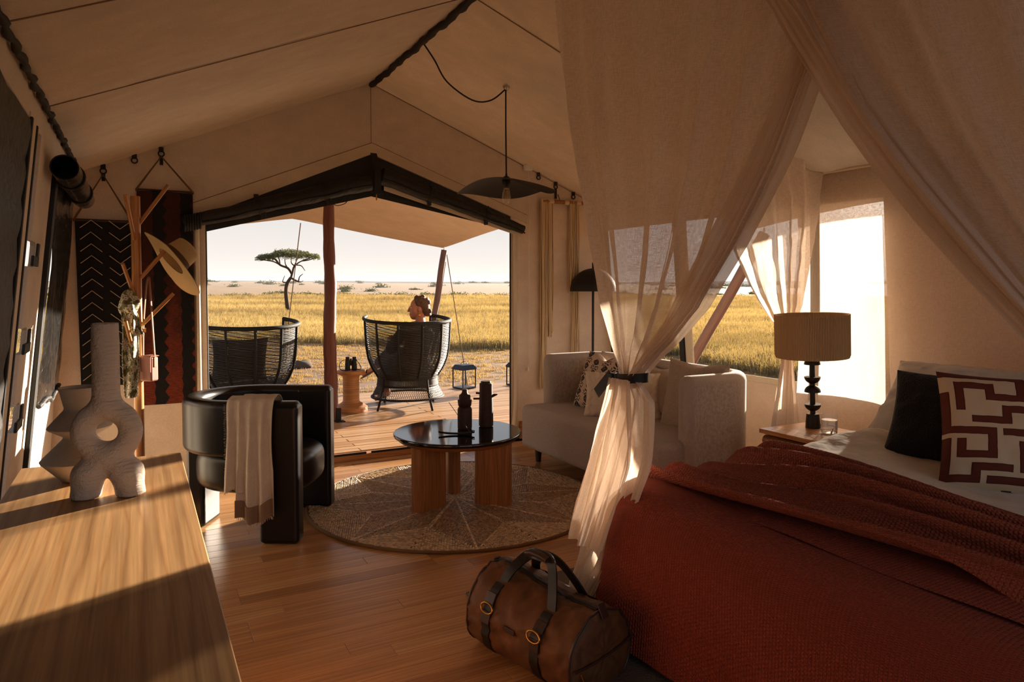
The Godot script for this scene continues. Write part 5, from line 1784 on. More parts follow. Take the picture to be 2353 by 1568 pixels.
func build_nightstand() -> void:
	var t := thing("nightstand", "teak nightstand with ribbed drawer fronts between the sofa and the bed", "nightstand", Vector3(3.295, 0, -2.548))
	put(Shape.new().box(Vector3(0, 0.538, 0), Vector3(0.41, 0.024, 0.48), 0.003), "top", M.stand_wood, t)
	put(Shape.new().box(Vector3(0.02, 0.28, 0), Vector3(0.34, 0.49, 0.45), 0.004), "body", M.teak, t)
	for k in 6:
		put(Shape.new().at(Vector3(-0.155, 0.485 - k * 0.075, 0)).tube([Vector3(0, 0, -0.228), Vector3(0, 0, 0.228)], 0.0375, 16, 0.8), "drawer_rib", M.teak, t)
	for k in 6:
		put(Shape.new().at(Vector3(0.02, 0.485 - k * 0.075, 0.212)).tube([Vector3(-0.17, 0, 0), Vector3(0.17, 0, 0)], 0.0375, 16, 0.5), "side_rib", M.teak, t)
	put(Shape.new().box(Vector3(0.02, 0.02, 0), Vector3(0.32, 0.04, 0.4), 0.003), "plinth", M.dark_wood, t)
	var l := thing("table_lamp", "bedside lamp with a rope wound drum shade on stacked black half spheres", "lamp", Vector3(3.378, 0.55, -2.657))
	l.rotation = Vector3(0.0, 0, 0.04)
	put(Shape.new().lathe([Vector2(0.001, 0), Vector2(0.04, 0), Vector2(0.041, 0.004), Vector2(0.035, 0.078), Vector2(0.033, 0.081), Vector2(0.001, 0.081)], 32), "base", M.ebony, l)
	put(Shape.new().tube([Vector3(0, 0.08, 0), Vector3(0, 0.50, 0)], 0.0145, 16), "stem", M.ebony, l)
	for q in [[0.135, 1], [0.205, -1], [0.292, 1], [0.362, -1]]:
		var pr := []
		for k in 9:
			var a := k / 8.0 * PI / 2
			pr.append(Vector2(maxf(0.044 * sin(a), 0.001), -0.04 * cos(a)))
		pr.append(Vector2(0.001, 0.001))
		if q[1] < 0:
			var r2 := []
			for k in range(pr.size() - 1, -1, -1):
				r2.append(Vector2(pr[k].x, -pr[k].y))
			pr = r2
		put(Shape.new().at(Vector3(0, q[0], 0)).lathe(pr, 28), "half_sphere", M.ebony, l)
	var sh := Shape.new()
	for k in 150:
		var a := TAU * k / 150.0
		var r := 0.192 + rng.randf_range(-0.0012, 0.0012)
		var d := Vector3(cos(a), 0, sin(a))
		sh.tube([d * r * 0.985 + Vector3(0, 0.405, 0), d * (r + 0.003) + Vector3(0, 0.42, 0), d * (r + 0.003) + Vector3(0, 0.63, 0), d * (r + 0.004) + Vector3(0, 0.645, 0), d * (r - 0.008) + Vector3(0, 0.645, 0), d * (r - 0.009) + Vector3(0, 0.5, 0), d * (r - 0.008) + Vector3(0, 0.41, 0)], 0.0046, 5, 1.0, false)
	var shade := put(sh, "shade", M.rope_shade, l)
	put(Shape.new().lathe([Vector2(0.1885, 0.408), Vector2(0.1885, 0.642)], 60), "liner", M.rope_shade, shade)
	for k in 3:
		var a := TAU * k / 3.0
		put(Shape.new().tube([Vector3(0, 0.50, 0), Vector3(cos(a) * 0.187, 0.50, sin(a) * 0.187)], 0.002, 6), "spider_arm", M.steel, l)
	put(Shape.new().lathe([Vector2(0.001, 0.50), Vector2(0.014, 0.50), Vector2(0.02, 0.53), Vector2(0.028, 0.56), Vector2(0.022, 0.585), Vector2(0.001, 0.595)], 20), "bulb", M.white_plastic, l)
	put(Shape.new().tube(curve([Vector3(0.03, 0.004, 0.0), Vector3(0.08, 0.003, -0.01), Vector3(0.13, 0.003, 0.02), Vector3(0.19, 0.003, 0.0), Vector3(0.21, -0.1, -0.02)]), 0.003, 6), "cord", M.strap, l)
	var g := thing("water_glass", "clear tumbler half full of water on the nightstand", "glass", Vector3(3.31, 0.55, -2.50))
	put(Shape.new().lathe([Vector2(0.001, 0), Vector2(0.041, 0), Vector2(0.043, 0.002), Vector2(0.043, 0.108), Vector2(0.0425, 0.109), Vector2(0.0415, 0.108), Vector2(0.0415, 0.008), Vector2(0.001, 0.008)], 40), "tumbler", M.glass, g)
	put(Shape.new().lathe([Vector2(0.001, 0.009), Vector2(0.0409, 0.009), Vector2(0.0409, 0.078), Vector2(0.001, 0.078)], 40), "water", M.water, g)
	var e := thing("eyeglasses", "clear framed eyeglasses lying beside the water glass on the nightstand", "eyeglasses", Vector3(3.235, 0.55, -2.43), 0.55)
	for s: float in [-1.0, 1.0]:
		put(Shape.new().tube(arc(Vector3(0.035 * s, 0.024, 0), Vector3(0.026, 0, 0), Vector3(0, 0.022, 0.004), 0, TAU, 24), 0.0016, 6, 1.0, false), "rim", M.steel, e)
		put(Shape.new().tube(curve([Vector3(0.061 * s, 0.032, 0), Vector3(0.066 * s, 0.026, -0.05), Vector3(0.05 * s, 0.012, -0.11), Vector3(0.03 * s, 0.004, -0.13)]), 0.0016, 6), "temple", M.steel, e)
	put(Shape.new().tube(arc(Vector3(0, 0.024, 0), Vector3(0.010, 0, 0), Vector3(0, 0.006, 0), 0, PI, 8), 0.0016, 6), "bridge", M.steel, e)


func hook(label: String, p: Vector3, strap := 0.0) -> void:
	var t := thing("roof_hook", label, "hook", p, 0, "black hooks along the roof edge")
	put(Shape.new().box(Vector3(0, 0.0, 0.012), Vector3(0.03, 0.035, 0.02), 0.006, 2), "toggle", M.strap, t)
	put(Shape.new().tube(arc(Vector3(0, -0.028, 0.012), Vector3(0.018, 0, 0), Vector3(0, 0.018, 0), 0, TAU, 16), 0.005, 6, 1.0, false), "loop", M.strap, t)
	if strap > 0:
		put(Shape.new().box(Vector3(0, -0.045 - strap / 2, 0.012), Vector3(0.022, strap, 0.008), 0.002), "strap", M.strap, t)


func build_hangings() -> void:
	hook("black hook holding the cord of the black chevron hanging", Vector3(-0.184, 2.15, FRONT), 0.05)
	hook("black hook holding the cord of the striped red hanging", Vector3(0.163, 2.295, FRONT), 0.06)
	hook("small black hook under the roof between the two wall hangings", Vector3(0.0, 2.235, FRONT))
	hook("black hook under the roof next to the white sensor box", Vector3(3.17, 2.355, FRONT))
	hook("black hook that carries the knotted yarn hanging", Vector3(3.35, 2.285, FRONT), 0.09)
	hook("black hook under the roof nearest the bed curtain", Vector3(3.541, 2.205, FRONT))
	var t := thing("chevron_hanging", "long black wall hanging with rows of pale stitched chevrons", "wall hanging", Vector3(-0.185, 1.79, FRONT + 0.02))
	put(Shape.new().sheet(10, 30, func(u: float, q: float) -> Vector3: return Vector3((u - 0.5) * (0.33 - 0.02 * q) + 0.006 * q, -1.10 * q, 0.004 + 0.006 * sin(q * 7.0 + u * 3.0)), 0.006, 0.33, 1.1), "cloth", M.mud_cloth, t)
	for k in 14:
		for col in 2:
			var y := -0.025 - 0.0775 * k
			var sg := 1.0 if col == 0 else -1.0
			var x := -0.075 if col == 0 else 0.09
			var w := 0.062
			var j := rng.randf_range(-0.004, 0.004)
			if y < -1.05:
				continue
			put(Shape.new().tube([Vector3(x - w, y - 0.026 * sg, 0.014), Vector3(x + j * 0.5, y + 0.026 * sg, 0.016), Vector3(x + w + j, y - 0.026 * sg, 0.014)], 0.0034, 6, 0.7), "stitch", M.mud_thread, t)
	put(Shape.new().tube([Vector3(-0.175, 0.0, 0.008), Vector3(0.17, 0.0, 0.008)], 0.009, 8), "rod", M.dark_wood, t)
	put(Shape.new().tube([Vector3(-0.17, 0, 0.012), Vector3(0.0, 0.305, 0.012), Vector3(0.165, 0, 0.012)], 0.007, 8), "cord", M.rope, t)
	t = thing("striped_hanging", "long woven wall hanging in rust red and black serrated stripes", "wall hanging", Vector3(0.182, 2.01, FRONT + 0.02))
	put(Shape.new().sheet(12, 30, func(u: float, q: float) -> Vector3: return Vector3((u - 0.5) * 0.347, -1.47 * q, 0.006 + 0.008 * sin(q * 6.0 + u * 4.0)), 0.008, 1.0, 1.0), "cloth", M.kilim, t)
	put(Shape.new().tube([Vector3(-0.18, 0.0, 0.008), Vector3(0.18, 0.0, 0.008)], 0.009, 8), "rod", M.dark_wood, t)
	put(Shape.new().tube([Vector3(-0.175, 0, 0.012), Vector3(-0.02, 0.235, 0.012), Vector3(0.175, 0, 0.012)], 0.007, 8), "cord", M.rope, t)
	# two bunches of yarn on a bamboo rod
	t = thing("yarn_hanging", "hanging of two long pale yarn tassels on a bamboo rod", "wall hanging", Vector3(3.40, 2.115, FRONT + 0.05))
	put(Shape.new().tube([Vector3(-0.21, 0.0, 0), Vector3(0.22, 0.005, 0)], 0.017, 12), "rod", M.bamboo, t)
	for x in [-0.12, 0.04, 0.17]:
		put(Shape.new().tube([Vector3(x - 0.022, 0, 0), Vector3(x + 0.022, 0.0, 0)], 0.021, 12), "binding", M.yarn, t)
	put(Shape.new().tube([Vector3(-0.03, 0.02, 0), Vector3(-0.05, 0.07, 0), Vector3(-0.05, 0.05, 0.004)], 0.004, 6), "cord", M.rope, t)
	for k in 2:
		var s := Shape.new()
		var xc := -0.168 if k == 0 else 0.125
		for i in 70:
			var u := (i + rng.randf()) / 70.0
			var w := 0.115 if k == 0 else 0.095
			var x := xc + (u - 0.5) * w
			var zz := rng.randf_range(-0.02, 0.022)
			var e: float = (-1.64 if u < 0.55 else -1.18) if k == 0 else (-1.38 if u > 0.35 else -0.78)
			e += rng.randf_range(-0.04, 0.04)
			var kink := rng.randf_range(-0.02, 0.02)
			s.tube(curve([Vector3(x, 0.02, zz * 0.6), Vector3(x + kink * 0.3, -0.3, zz), Vector3(x - kink * 0.5, e * 0.6, zz), Vector3(x + kink, e, zz)], 3), 0.0042, 5)
		put(s, "yarn_tassel", M.yarn, t).set_meta("kind", "stuff")
	t = thing("motion_sensor", "small white sensor box with a thin pull cord under the roof edge", "sensor", Vector3(3.055, 2.405, FRONT + 0.03))
	put(Shape.new().box(Vector3.ZERO, Vector3(0.085, 0.06, 0.05), 0.018, 3), "case", M.white_plastic, t)
	put(Shape.new().tube([Vector3(0, -0.03, 0.005), Vector3(0.012, -1.77, 0.005)], 0.0028, 6), "cord", M.white_plastic, t)
	put(Shape.new().lathe([Vector2(0.001, -1.80), Vector2(0.009, -1.80), Vector2(0.005, -1.765), Vector2(0.001, -1.765)], 12), "cord_end", M.white_plastic, t)


func build_lamps() -> void:
	var t := thing("pendant_lamp", "pendant lamp with a wide wavy black woven shade and a bare filament bulb", "lamp", Vector3(2.26, 2.06, -4.28))
	put(Shape.new().grid(80, 16, func(u: float, q: float) -> Vector3:
		var a := u * TAU
		var r := 0.03 + 0.31 * q
		var wav := 0.02 * sin(a * 2.0 + 0.5) + 0.025 * sin(a * 3.0 + 2.0)
		return Vector3(cos(a) * r, 0.03 - 0.075 * q * q + wav * q * q, -sin(a) * r), 2.0, 0.4, true), "shade", M.wicker, t)
	put(Shape.new().lathe([Vector2(0.02, -0.02), Vector2(0.028, 0.0), Vector2(0.03, 0.03), Vector2(0.022, 0.05), Vector2(0.008, 0.058), Vector2(0.006, 0.075), Vector2(0.001, 0.078)], 20), "lamp_holder", M.strap, t)
	put(Shape.new().lathe([Vector2(0.001, -0.135), Vector2(0.014, -0.130), Vector2(0.028, -0.110), Vector2(0.032, -0.088), Vector2(0.026, -0.058), Vector2(0.015, -0.02)], 24), "bulb", M.bulb_glass, t)
	put(Shape.new().tube(curve([Vector3(-0.012, -0.03, 0), Vector3(-0.010, -0.10, 0.004), Vector3(0.0, -0.04, 0.01), Vector3(0.010, -0.10, 0.0), Vector3(0.012, -0.03, 0)]), 0.0014, 5), "filament", M.brass, t)
	put(Shape.new().lathe([Vector2(0.001, -0.03), Vector2(0.014, -0.03), Vector2(0.014, 0.0), Vector2(0.001, 0.0)], 16), "socket", M.brass, t)
	put(Shape.new().tube([Vector3(0, 0.07, 0), Vector3(-0.004, 0.4, 0), Vector3(-0.004, 0.652, 0)], 0.0055, 8), "cord", M.strap, t)
	put(Shape.new().tube(curve([Vector3(-0.004, 0.652, 0), Vector3(-0.12, 0.56, 0.0), Vector3(-0.26, 0.545, 0), Vector3(-0.44, 0.64, 0), Vector3(-0.53, 0.77, 0), Vector3(-0.61, 0.87, 0)]), 0.0055, 8), "swag_cord", M.strap, t)
	put(Shape.new().lathe([Vector2(0.001, 0.645), Vector2(0.012, 0.645), Vector2(0.022, 0.66), Vector2(0.024, 0.672), Vector2(0.001, 0.672)], 16), "ceiling_hook", M.steel, t)
	t = thing("floor_lamp", "black floor lamp with a dome shade behind the sofa arm", "lamp", Vector3(3.633, 0, -5.2))
	put(Shape.new().lathe([Vector2(0.001, 0), Vector2(0.14, 0), Vector2(0.14, 0.015), Vector2(0.13, 0.02), Vector2(0.001, 0.02)], 40), "base", M.matte_black, t)
	put(Shape.new().tube([Vector3(0, 0.02, 0), Vector3(0, 1.57, 0)], 0.011, 12), "pole", M.matte_black, t)
	var pr := []
	for k in 13:
		var a := k / 12.0 * PI / 2
		pr.append(Vector2(maxf(0.21 * cos(a), 0.012), 1.315 + 0.205 * sin(a)))
	var inn := []
	for k in 13:
		inn.append(Vector2(pr[12 - k].x - 0.002, pr[12 - k].y - 0.003))
	put(Shape.new().lathe(pr + inn, 48), "shade", M.matte_black, t)
	put(Shape.new().lathe([Vector2(0.001, 1.57), Vector2(0.008, 1.575), Vector2(0.001, 1.583)], 12), "finial", M.matte_black, t)


func build_coat_stand() -> void:
	var c := Vector3(0, 0, -4.2)
	var t := thing("coat_stand", "slim wooden coat stand with slanting pegs in front of the wall hangings", "coat stand", c)
	put(Shape.new().tube([Vector3(0, 0.12, 0), Vector3(0, 1.83, 0)], 0.0235, 8), "pole", M.stand_wood, t)
	for k in 3:
		var a := TAU * k / 3.0 + 0.4
		put(Shape.new().tube([Vector3(0, 0.17, 0), Vector3(cos(a) * 0.12, 0.10, sin(a) * 0.12), Vector3(cos(a) * 0.27, 0.018, sin(a) * 0.27)], [0.02, 0.018, 0.016], 8), "leg", M.stand_wood, t)
	for p in [[0.015, 1.685, 0.0, 0.157, 1.896, 0.03], [-0.008, 1.60, 0.025, -0.044, 1.82, 0.13], [0.02, 1.40, 0.015, 0.135, 1.545, 0.06], [-0.015, 1.31, 0.02, -0.062, 1.47, 0.11], [0.02, 1.148, 0.01, 0.173, 1.315, 0.03], [-0.012, 0.957, 0.02, -0.055, 1.178, 0.12]]:
		put(Shape.new().tube([Vector3(p[0], p[1], p[2]), Vector3(p[3], p[4], p[5])], 0.0105, 6), "peg", M.stand_wood, t)
	put(Shape.new().tube([Vector3(0.02, 1.12, 0.0), Vector3(0.04, 1.12, 0.0)], 0.012, 8), "knob", M.stand_wood, t)
	# straw hat: its crown points up and away to the side, the brim droops
	var ax := Vector3(0.88 * 0.56 + 0.474 * 0.50, 0.60, 0.474 * 0.56 - 0.88 * 0.50).normalized()
	var bx := Vector3(0.88 * 0.75, -0.62, 0.474 * 0.75).normalized()
	bx = (bx - ax * bx.dot(ax)).normalized()
	var cz := bx.cross(ax).normalized()
	var h := thing("straw_hat", "wide brimmed straw hat with a brown band hanging on the coat stand", "hat", c + Vector3(0.165, 1.49, 0.03))
	h.basis = Basis(bx, ax, cz)
	put(Shape.new().sheet(64, 14, func(u: float, q: float) -> Vector3:
		var a := u * TAU * 0.9999
		var r := lerpf(0.085, 0.195 + 0.03 * cos(a) * float(cos(a) > 0), q)
		var wave := q * q * (0.014 * cos(a * 2.0 + 0.5) - 0.03 * maxf(0.0, cos(a)) + 0.006 * sin(a * 3.0))
		return Vector3(cos(a) * r, wave, -sin(a) * r), 0.003, 1.0, 0.2), "brim", M.straw, h)
	var crown := Shape.new()
	crown.grid(48, 14, func(u: float, q: float) -> Vector3:
		var a := u * TAU
		var b := q * PI / 2
		var r := 0.086 * (1.0 - 0.22 * q) if q < 0.72 else 0.086 * 0.84 * cos((q - 0.72) / 0.28 * PI / 2)
		var y := 0.115 * minf(q / 0.72, 1.0) + (0.018 * sin((q - 0.72) / 0.28 * PI / 2) if q > 0.72 else 0.0)
		var dent := 0.02 * exp(-pow(sin(a) * r / 0.02, 2.0)) * float(q > 0.75)
		return Vector3(cos(a) * maxf(r, 0.001), y - dent, -sin(a) * maxf(r, 0.001) * 0.86), 0.5, 0.2, true)
	put(crown, "crown", M.straw, h)
	put(Shape.new().grid(48, 3, func(u: float, q: float) -> Vector3:
		var a := u * TAU
		return Vector3(cos(a) * (0.0885 - 0.007 * q), 0.012 + q * 0.035, -sin(a) * (0.0885 - 0.007 * q) * 0.87), 0.5, 0.04, true), "hat_band", M.straw_band, h)
	# scarf knotted on a peg
	var s := thing("silk_scarf", "green and cream patterned scarf knotted round a peg of the coat stand", "scarf", c + Vector3(-0.04, 1.25, 0.05))
	put(Shape.new().grid(24, 20, func(u: float, q: float) -> Vector3:
		var a := u * TAU
		var r := 0.032 * pow(sin(q * PI), 0.6) * (1.0 + 0.25 * sin(a * 3.0 + q * 5.0))
		return Vector3(cos(a) * r * 1.4, 0.09 - q * 0.16, sin(a) * r), 1.0, 0.5, true), "knot", M.scarf, s)
	for k in 3:
		var e: float = [-0.46, -0.38, -0.13][k]
		var dx: float = [0.004, 0.02, 0.05][k]
		put(Shape.new().sheet(14, 24, func(u: float, q: float) -> Vector3:
			var w := 0.030 + 0.018 * sin(q * 2.6 + k)
			return Vector3(dx * q * 1.2 + (u - 0.5) * w * 1.5, -0.02 + e * q, 0.012 * sin(u * 9.0 + q * 4.0 + k) + 0.012 - 0.01 * k), 0.003, 0.6, 1.0), "scarf_end", M.scarf, s)
	var b := thing("camera_pouch", "small pinkish leather pouch hanging by its strap from the coat stand", "bag", c + Vector3(0.05, 0.85, 0.03), deg_to_rad(-42.0))
	put(Shape.new().box(Vector3(0, 0.065, 0), Vector3(0.075, 0.13, 0.055), 0.010, 3), "pouch", M.pink_leather, b)
	put(Shape.new().sheet(8, 12, func(u: float, q: float) -> Vector3:
		var y := 0.134 - maxf(0.0, q - 0.45) * 0.15
		return Vector3((u - 0.5) * 0.082, y + 0.004 * sin(u * PI), lerpf(-0.03, 0.033, minf(q / 0.45, 1.0)) + 0.003), 0.003, 0.1, 0.15), "flap", M.pink_leather, b)
	put(Shape.new().tube(curve([Vector3(-0.036, 0.10, 0), Vector3(-0.030, 0.3, 0), Vector3(-0.014, 0.52, -0.01), Vector3(-0.006, 0.55, -0.02), Vector3(0.004, 0.52, -0.01), Vector3(0.026, 0.3, 0), Vector3(0.038, 0.10, 0)], 8), 0.007, 6, 0.35), "strap", M.tan_strap, b)
	for x in [-0.037, 0.038]:
		put(Shape.new().box(Vector3(x, 0.10, 0), Vector3(0.006, 0.05, 0.018), 0.002), "strap_loop", M.tan_strap, b)


func build_vases() -> void:
	var t := thing("ring_vase", "chalky clay vase shaped as a ring on two splayed legs with a tall neck", "vase", Vector3(-0.075, 0.80, -2.10), deg_to_rad(-12.0))
	var f := Field.new(Vector3(-0.14, -0.03, -0.07), Vector3(0.14, 0.52, 0.07), 0.006)
	f.ring(Vector3(0, 0.172, 0), 0.056, 0.029, 0.008)
	f.limb(Vector3(0, 0.25, 0), Vector3(0, 0.56, 0), 0.033, 0.032, 0.022)
	f.limb(Vector3(-0.008, 0.102, 0), Vector3(-0.046, 0.060, 0), 0.030, 0.036, 0.02)
	f.limb(Vector3(-0.046, 0.060, 0), Vector3(-0.058, -0.04, 0), 0.036, 0.036, 0.02)
	f.limb(Vector3(0.008, 0.102, 0), Vector3(0.046, 0.060, 0.0), 0.030, 0.036, 0.02)
	f.limb(Vector3(0.046, 0.060, 0), Vector3(0.058, -0.04, 0), 0.036, 0.036, 0.02)
	for z in f.d.z:
		for y in f.d.y:
			for x in f.d.x:
				var i := (z * f.d.y + y) * f.d.x + x
				if f.f[i] < 0.5:
					var p := f.o + Vector3(x, y, z) * f.c
					var a := f.f[i] + 0.0016 * nz.get_noise_3d(p.x * 30, p.y * 14, p.z * 30)
					a = maxf(a, maxf(p.y - 0.457, 0.0005 - p.y))
					f.f[i] = maxf(a, 0.019 - Vector3(p.x, minf(0.0, p.y - 0.40), p.z).length())
	var s := Shape.new()
	f.into(s)
	put(s, "clay_body", M.clay, t)
	t = thing("zigzag_vase", "chalky clay vase of stacked flaring cones behind the ring vase", "vase", Vector3(-0.15, 0.80, -2.33))
	put(Shape.new().lathe([Vector2(0.001, 0), Vector2(0.044, 0), Vector2(0.05, 0.004), Vector2(0.098, 0.056), Vector2(0.1, 0.060), Vector2(0.095, 0.066), Vector2(0.044, 0.118), Vector2(0.042, 0.123), Vector2(0.044, 0.127), Vector2(0.079, 0.148), Vector2(0.081, 0.152), Vector2(0.078, 0.157), Vector2(0.040, 0.20), Vector2(0.038, 0.207), Vector2(0.040, 0.215), Vector2(0.050, 0.262), Vector2(0.0505, 0.265), Vector2(0.046, 0.264), Vector2(0.036, 0.215), Vector2(0.034, 0.20), Vector2(0.03, 0.15), Vector2(0.001, 0.14)], 56, func(a: float, y: float) -> float: return 1.0 + 0.006 * sin(a * 3.0 + y * 20.0)), "clay_body", M.clay_fine, t)


func build_bag() -> void:
	var t := thing("duffel_bag", "brown waxed canvas duffel bag with dark straps on the floor beside the bed", "bag", Vector3(1.285, 0.0, -2.13), deg_to_rad(14.0))
	var n1 := FastNoiseLite.new()
	n1.frequency = 1.0
	n1.seed = 4
	var skin := func(a: float, z: float, off := 0.0) -> Vector3:
		# a runs round the section from the ground at the front face over the top
		var d := Vector2(cos(a), sin(a))
		var r := pow(pow(absf(d.x), 3.4) + pow(absf(d.y), 2.8), -1.0 / 3.0)
		var y := 0.142 + d.y * r * 0.142
		var top := clampf((y - 0.12) / 0.17, 0, 1)
		var x := d.x * r * lerpf(0.17, 0.095, top * top)
		var e := absf(z) / 0.265
		var bul := 1.0 - 0.10 * pow(e, 4.0)
		var sag_ := 0.02 * sin(z * 9.0 + 0.7) * top
		var w := 0.010 * n1.get_noise_2d(z * 12.0, a * 2.4) + 0.006 * n1.get_noise_2d(z * 26.0 + a * 4.0, a * 5.0)
		return Vector3(x * bul + signf(d.x) * (w + off) * absf(d.x), y * (1.0 - 0.05 * pow(e, 3.0)) - sag_ + (w + off) * maxf(d.y, 0.0), z)
	put(Shape.new().grid(72, 40, func(u: float, q: float) -> Vector3: return skin.call(u * TAU - PI / 2, lerpf(0.26, -0.26, q)), 1.0, 0.55, true), "canvas_body", M.waxed_canvas, t)
	for s: float in [-1.0, 1.0]:
		put(Shape.new().grid(72, 12, func(u: float, q: float) -> Vector3:
			var p: Vector3 = skin.call((u if s > 0 else 1.0 - u) * TAU - PI / 2, 0.26 * s)
			var m := Vector3(0, 0.13, 0)
			var k := 1.0 - q
			return Vector3(m.x + (p.x - m.x) * k, m.y + (p.y - m.y) * k, s * (0.26 + 0.022 * sqrt(1.0 - k * k) + 0.004 * n1.get_noise_2d(p.x * k * 20, p.y * k * 20))), 1.0, 0.2, true), "end_panel", M.waxed_canvas, t)
		put(Shape.new().tube(range(49).map(func(i: int) -> Vector3: return skin.call(i / 48.0 * TAU - PI / 2, 0.261 * s, 0.001)), 0.0045, 6, 1.0, false), "piping", M.bag_leather, t)
	# straps that climb the front and the back and become the handles
	for sd: float in [1.0, -1.0]:
		for z in [-0.135, 0.115]:
			var pts := []
			for i in 22:
				var a := lerpf(-0.78, 0.5, i / 21.0) * PI / 2
				var p: Vector3 = skin.call(PI - a if sd > 0 else a, z, 0.004)
				pts.append(p)
			var up: Vector3 = pts[21]
			var st := Shape.new()
			var band := func(path: Array, w: float) -> void:
				var m := path.size()
				st.sheet(2, m - 1, func(u: float, q: float) -> Vector3: return (path[int(round(q * (m - 1)))] as Vector3) + Vector3(0, 0, (u - 0.5) * w * (1 if sd > 0 else -1)), 0.004)
			band.call(pts, 0.042)
			var sp := put(st, "strap", M.strap_leather, t)
			if sd > 0:
				for yy in [18, 14]:
					var c: Vector3 = pts[yy]
					var dn: Vector3 = ((pts[yy + 1] as Vector3) - (pts[yy - 1] as Vector3)).normalized()
					var nn := Vector3(-dn.y, dn.x, 0)
					var bs := Shape.new().frame(c + nn * 0.006, Basis(Vector3(0, 0, 1), dn, Vector3(0, 0, 1).cross(dn)))
					put(bs.box(Vector3.ZERO, Vector3(0.046, 0.042, 0.006), 0.006, 2), "leather_patch", M.bag_leather, sp)
				var rc: Vector3 = ((pts[16] as Vector3)) + Vector3(-0.008, 0.002, 0)
				put(Shape.new().tube(arc(rc, Vector3(0, 0.0, 0.031), Vector3(0.004, 0.018, 0), 0, TAU, 18), 0.0035, 6, 1.0, false), "ring", M.brass, sp)
		var zz := [-0.135, 0.115]
		var a0: Vector3 = skin.call(PI - 0.5 * PI / 2 if sd > 0 else 0.5 * PI / 2, -0.135, 0.004)
		var a1: Vector3 = skin.call(PI - 0.5 * PI / 2 if sd > 0 else 0.5 * PI / 2, 0.115, 0.004)
		var mid := Vector3(-0.005 if sd > 0 else 0.05, 0.375 if sd > 0 else 0.355, -0.03)
		var loop := curve([a0 + Vector3(0.01 * sd, -0.012, -0.002), a0 + Vector3(0.035 * sd, 0.045, 0.02), mid + Vector3(0, -0.012, -0.05), mid, mid + Vector3(0.002, -0.012, 0.06), a1 + Vector3(0.04 * sd, 0.05, -0.02), a1 + Vector3(0.01 * sd, -0.012, 0.002)], 6)
		var nl := loop.size() - 1
		put(Shape.new().sheet(3, nl, func(u: float, q: float) -> Vector3:
			var k := int(round(q * nl))
			var tg: Vector3 = ((loop[mini(k + 1, nl)] as Vector3) - (loop[maxi(k - 1, 0)] as Vector3)).normalized()
			var wd := tg.cross(Vector3(-sd, 0.35, 0).normalized()).normalized()
			return (loop[k] as Vector3) + wd * (u - 0.5) * 0.04, 0.006), "handle", M.strap_leather, t)
		if sd > 0:
			put(Shape.new().tube([mid + Vector3(0, -0.007, -0.06), mid + Vector3(0, 0.003, -0.03), mid + Vector3(0, 0.004, 0.02), mid + Vector3(0, -0.004, 0.05)], [0.018, 0.022, 0.022, 0.018], 12, 0.6), "handle_wrap", M.bag_leather, t)
	var zp := range(20).map(func(i: int) -> Vector3: return (skin.call(PI / 2, lerpf(-0.255, 0.25, i / 19.0), 0.003) as Vector3))
	put(Shape.new().tube(zp, 0.012, 8, 0.3), "zip_tape", M.strap, t)
	put(Shape.new().tube(zp.map(func(p: Vector3) -> Vector3: return p + Vector3(0, 0.003, 0)), 0.003, 6), "zip", M.lantern_metal, t)
	put(Shape.new().at(Vector3(0.0, 0.275, -0.272), Vector3(0.3, 0, 0)).box(Vector3.ZERO, Vector3(0.03, 0.05, 0.006), 0.002), "zip_tab", M.bag_leather, t)
	put(Shape.new().at(Vector3(0.0, 0.272, 0.27), Vector3(-0.5, 0, 0)).box(Vector3.ZERO, Vector3(0.034, 0.05, 0.006), 0.002), "zip_tab", M.bag_leather, t)
	put(Shape.new().tube([Vector3(-0.04, 0.20, -0.29), Vector3(-0.045, 0.15, -0.297), Vector3(-0.05, 0.11, -0.29)], 0.004, 6, 0.5), "pull_cord", M.bag_leather, t)
	var pl: Vector3 = skin.call(PI - 0.12, -0.01, 0.006)
	put(Shape.new().at(pl, Vector3(0, 0, -0.1)).box(Vector3.ZERO, Vector3(0.005, 0.018, 0.06), 0.002, 2), "name_plate", M.bag_leather, t)
	# pocket zip on the end panel with a hexagon pull
	var ez := range(24).map(func(i: int) -> Vector3:
		var x := lerpf(-0.15, 0.15, i / 23.0)
		return Vector3(x, 0.125 + 0.09 * x + 0.3 * x * x, 0.2755 + 0.010 * sqrt(maxf(0.0, 1.0 - x * x / 0.026))))
	put(Shape.new().tube(ez, 0.004, 6), "pocket_zip", M.bag_leather, t)
	var zp2 := Vector3(-0.128, 0.112, 0.288)
	put(Shape.new().tube([zp2, zp2 + Vector3(0.008, -0.03, 0.006)], 0.003, 6), "zip_pull", M.brass, t)
	put(Shape.new().tube(arc(zp2 + Vector3(0.010, -0.05, 0.004), Vector3(0.02, 0, 0), Vector3(0, 0.02, 0), 0, TAU, 6), 0.0022, 6, 1.0, false), "hexagon_ring", M.brass, t)


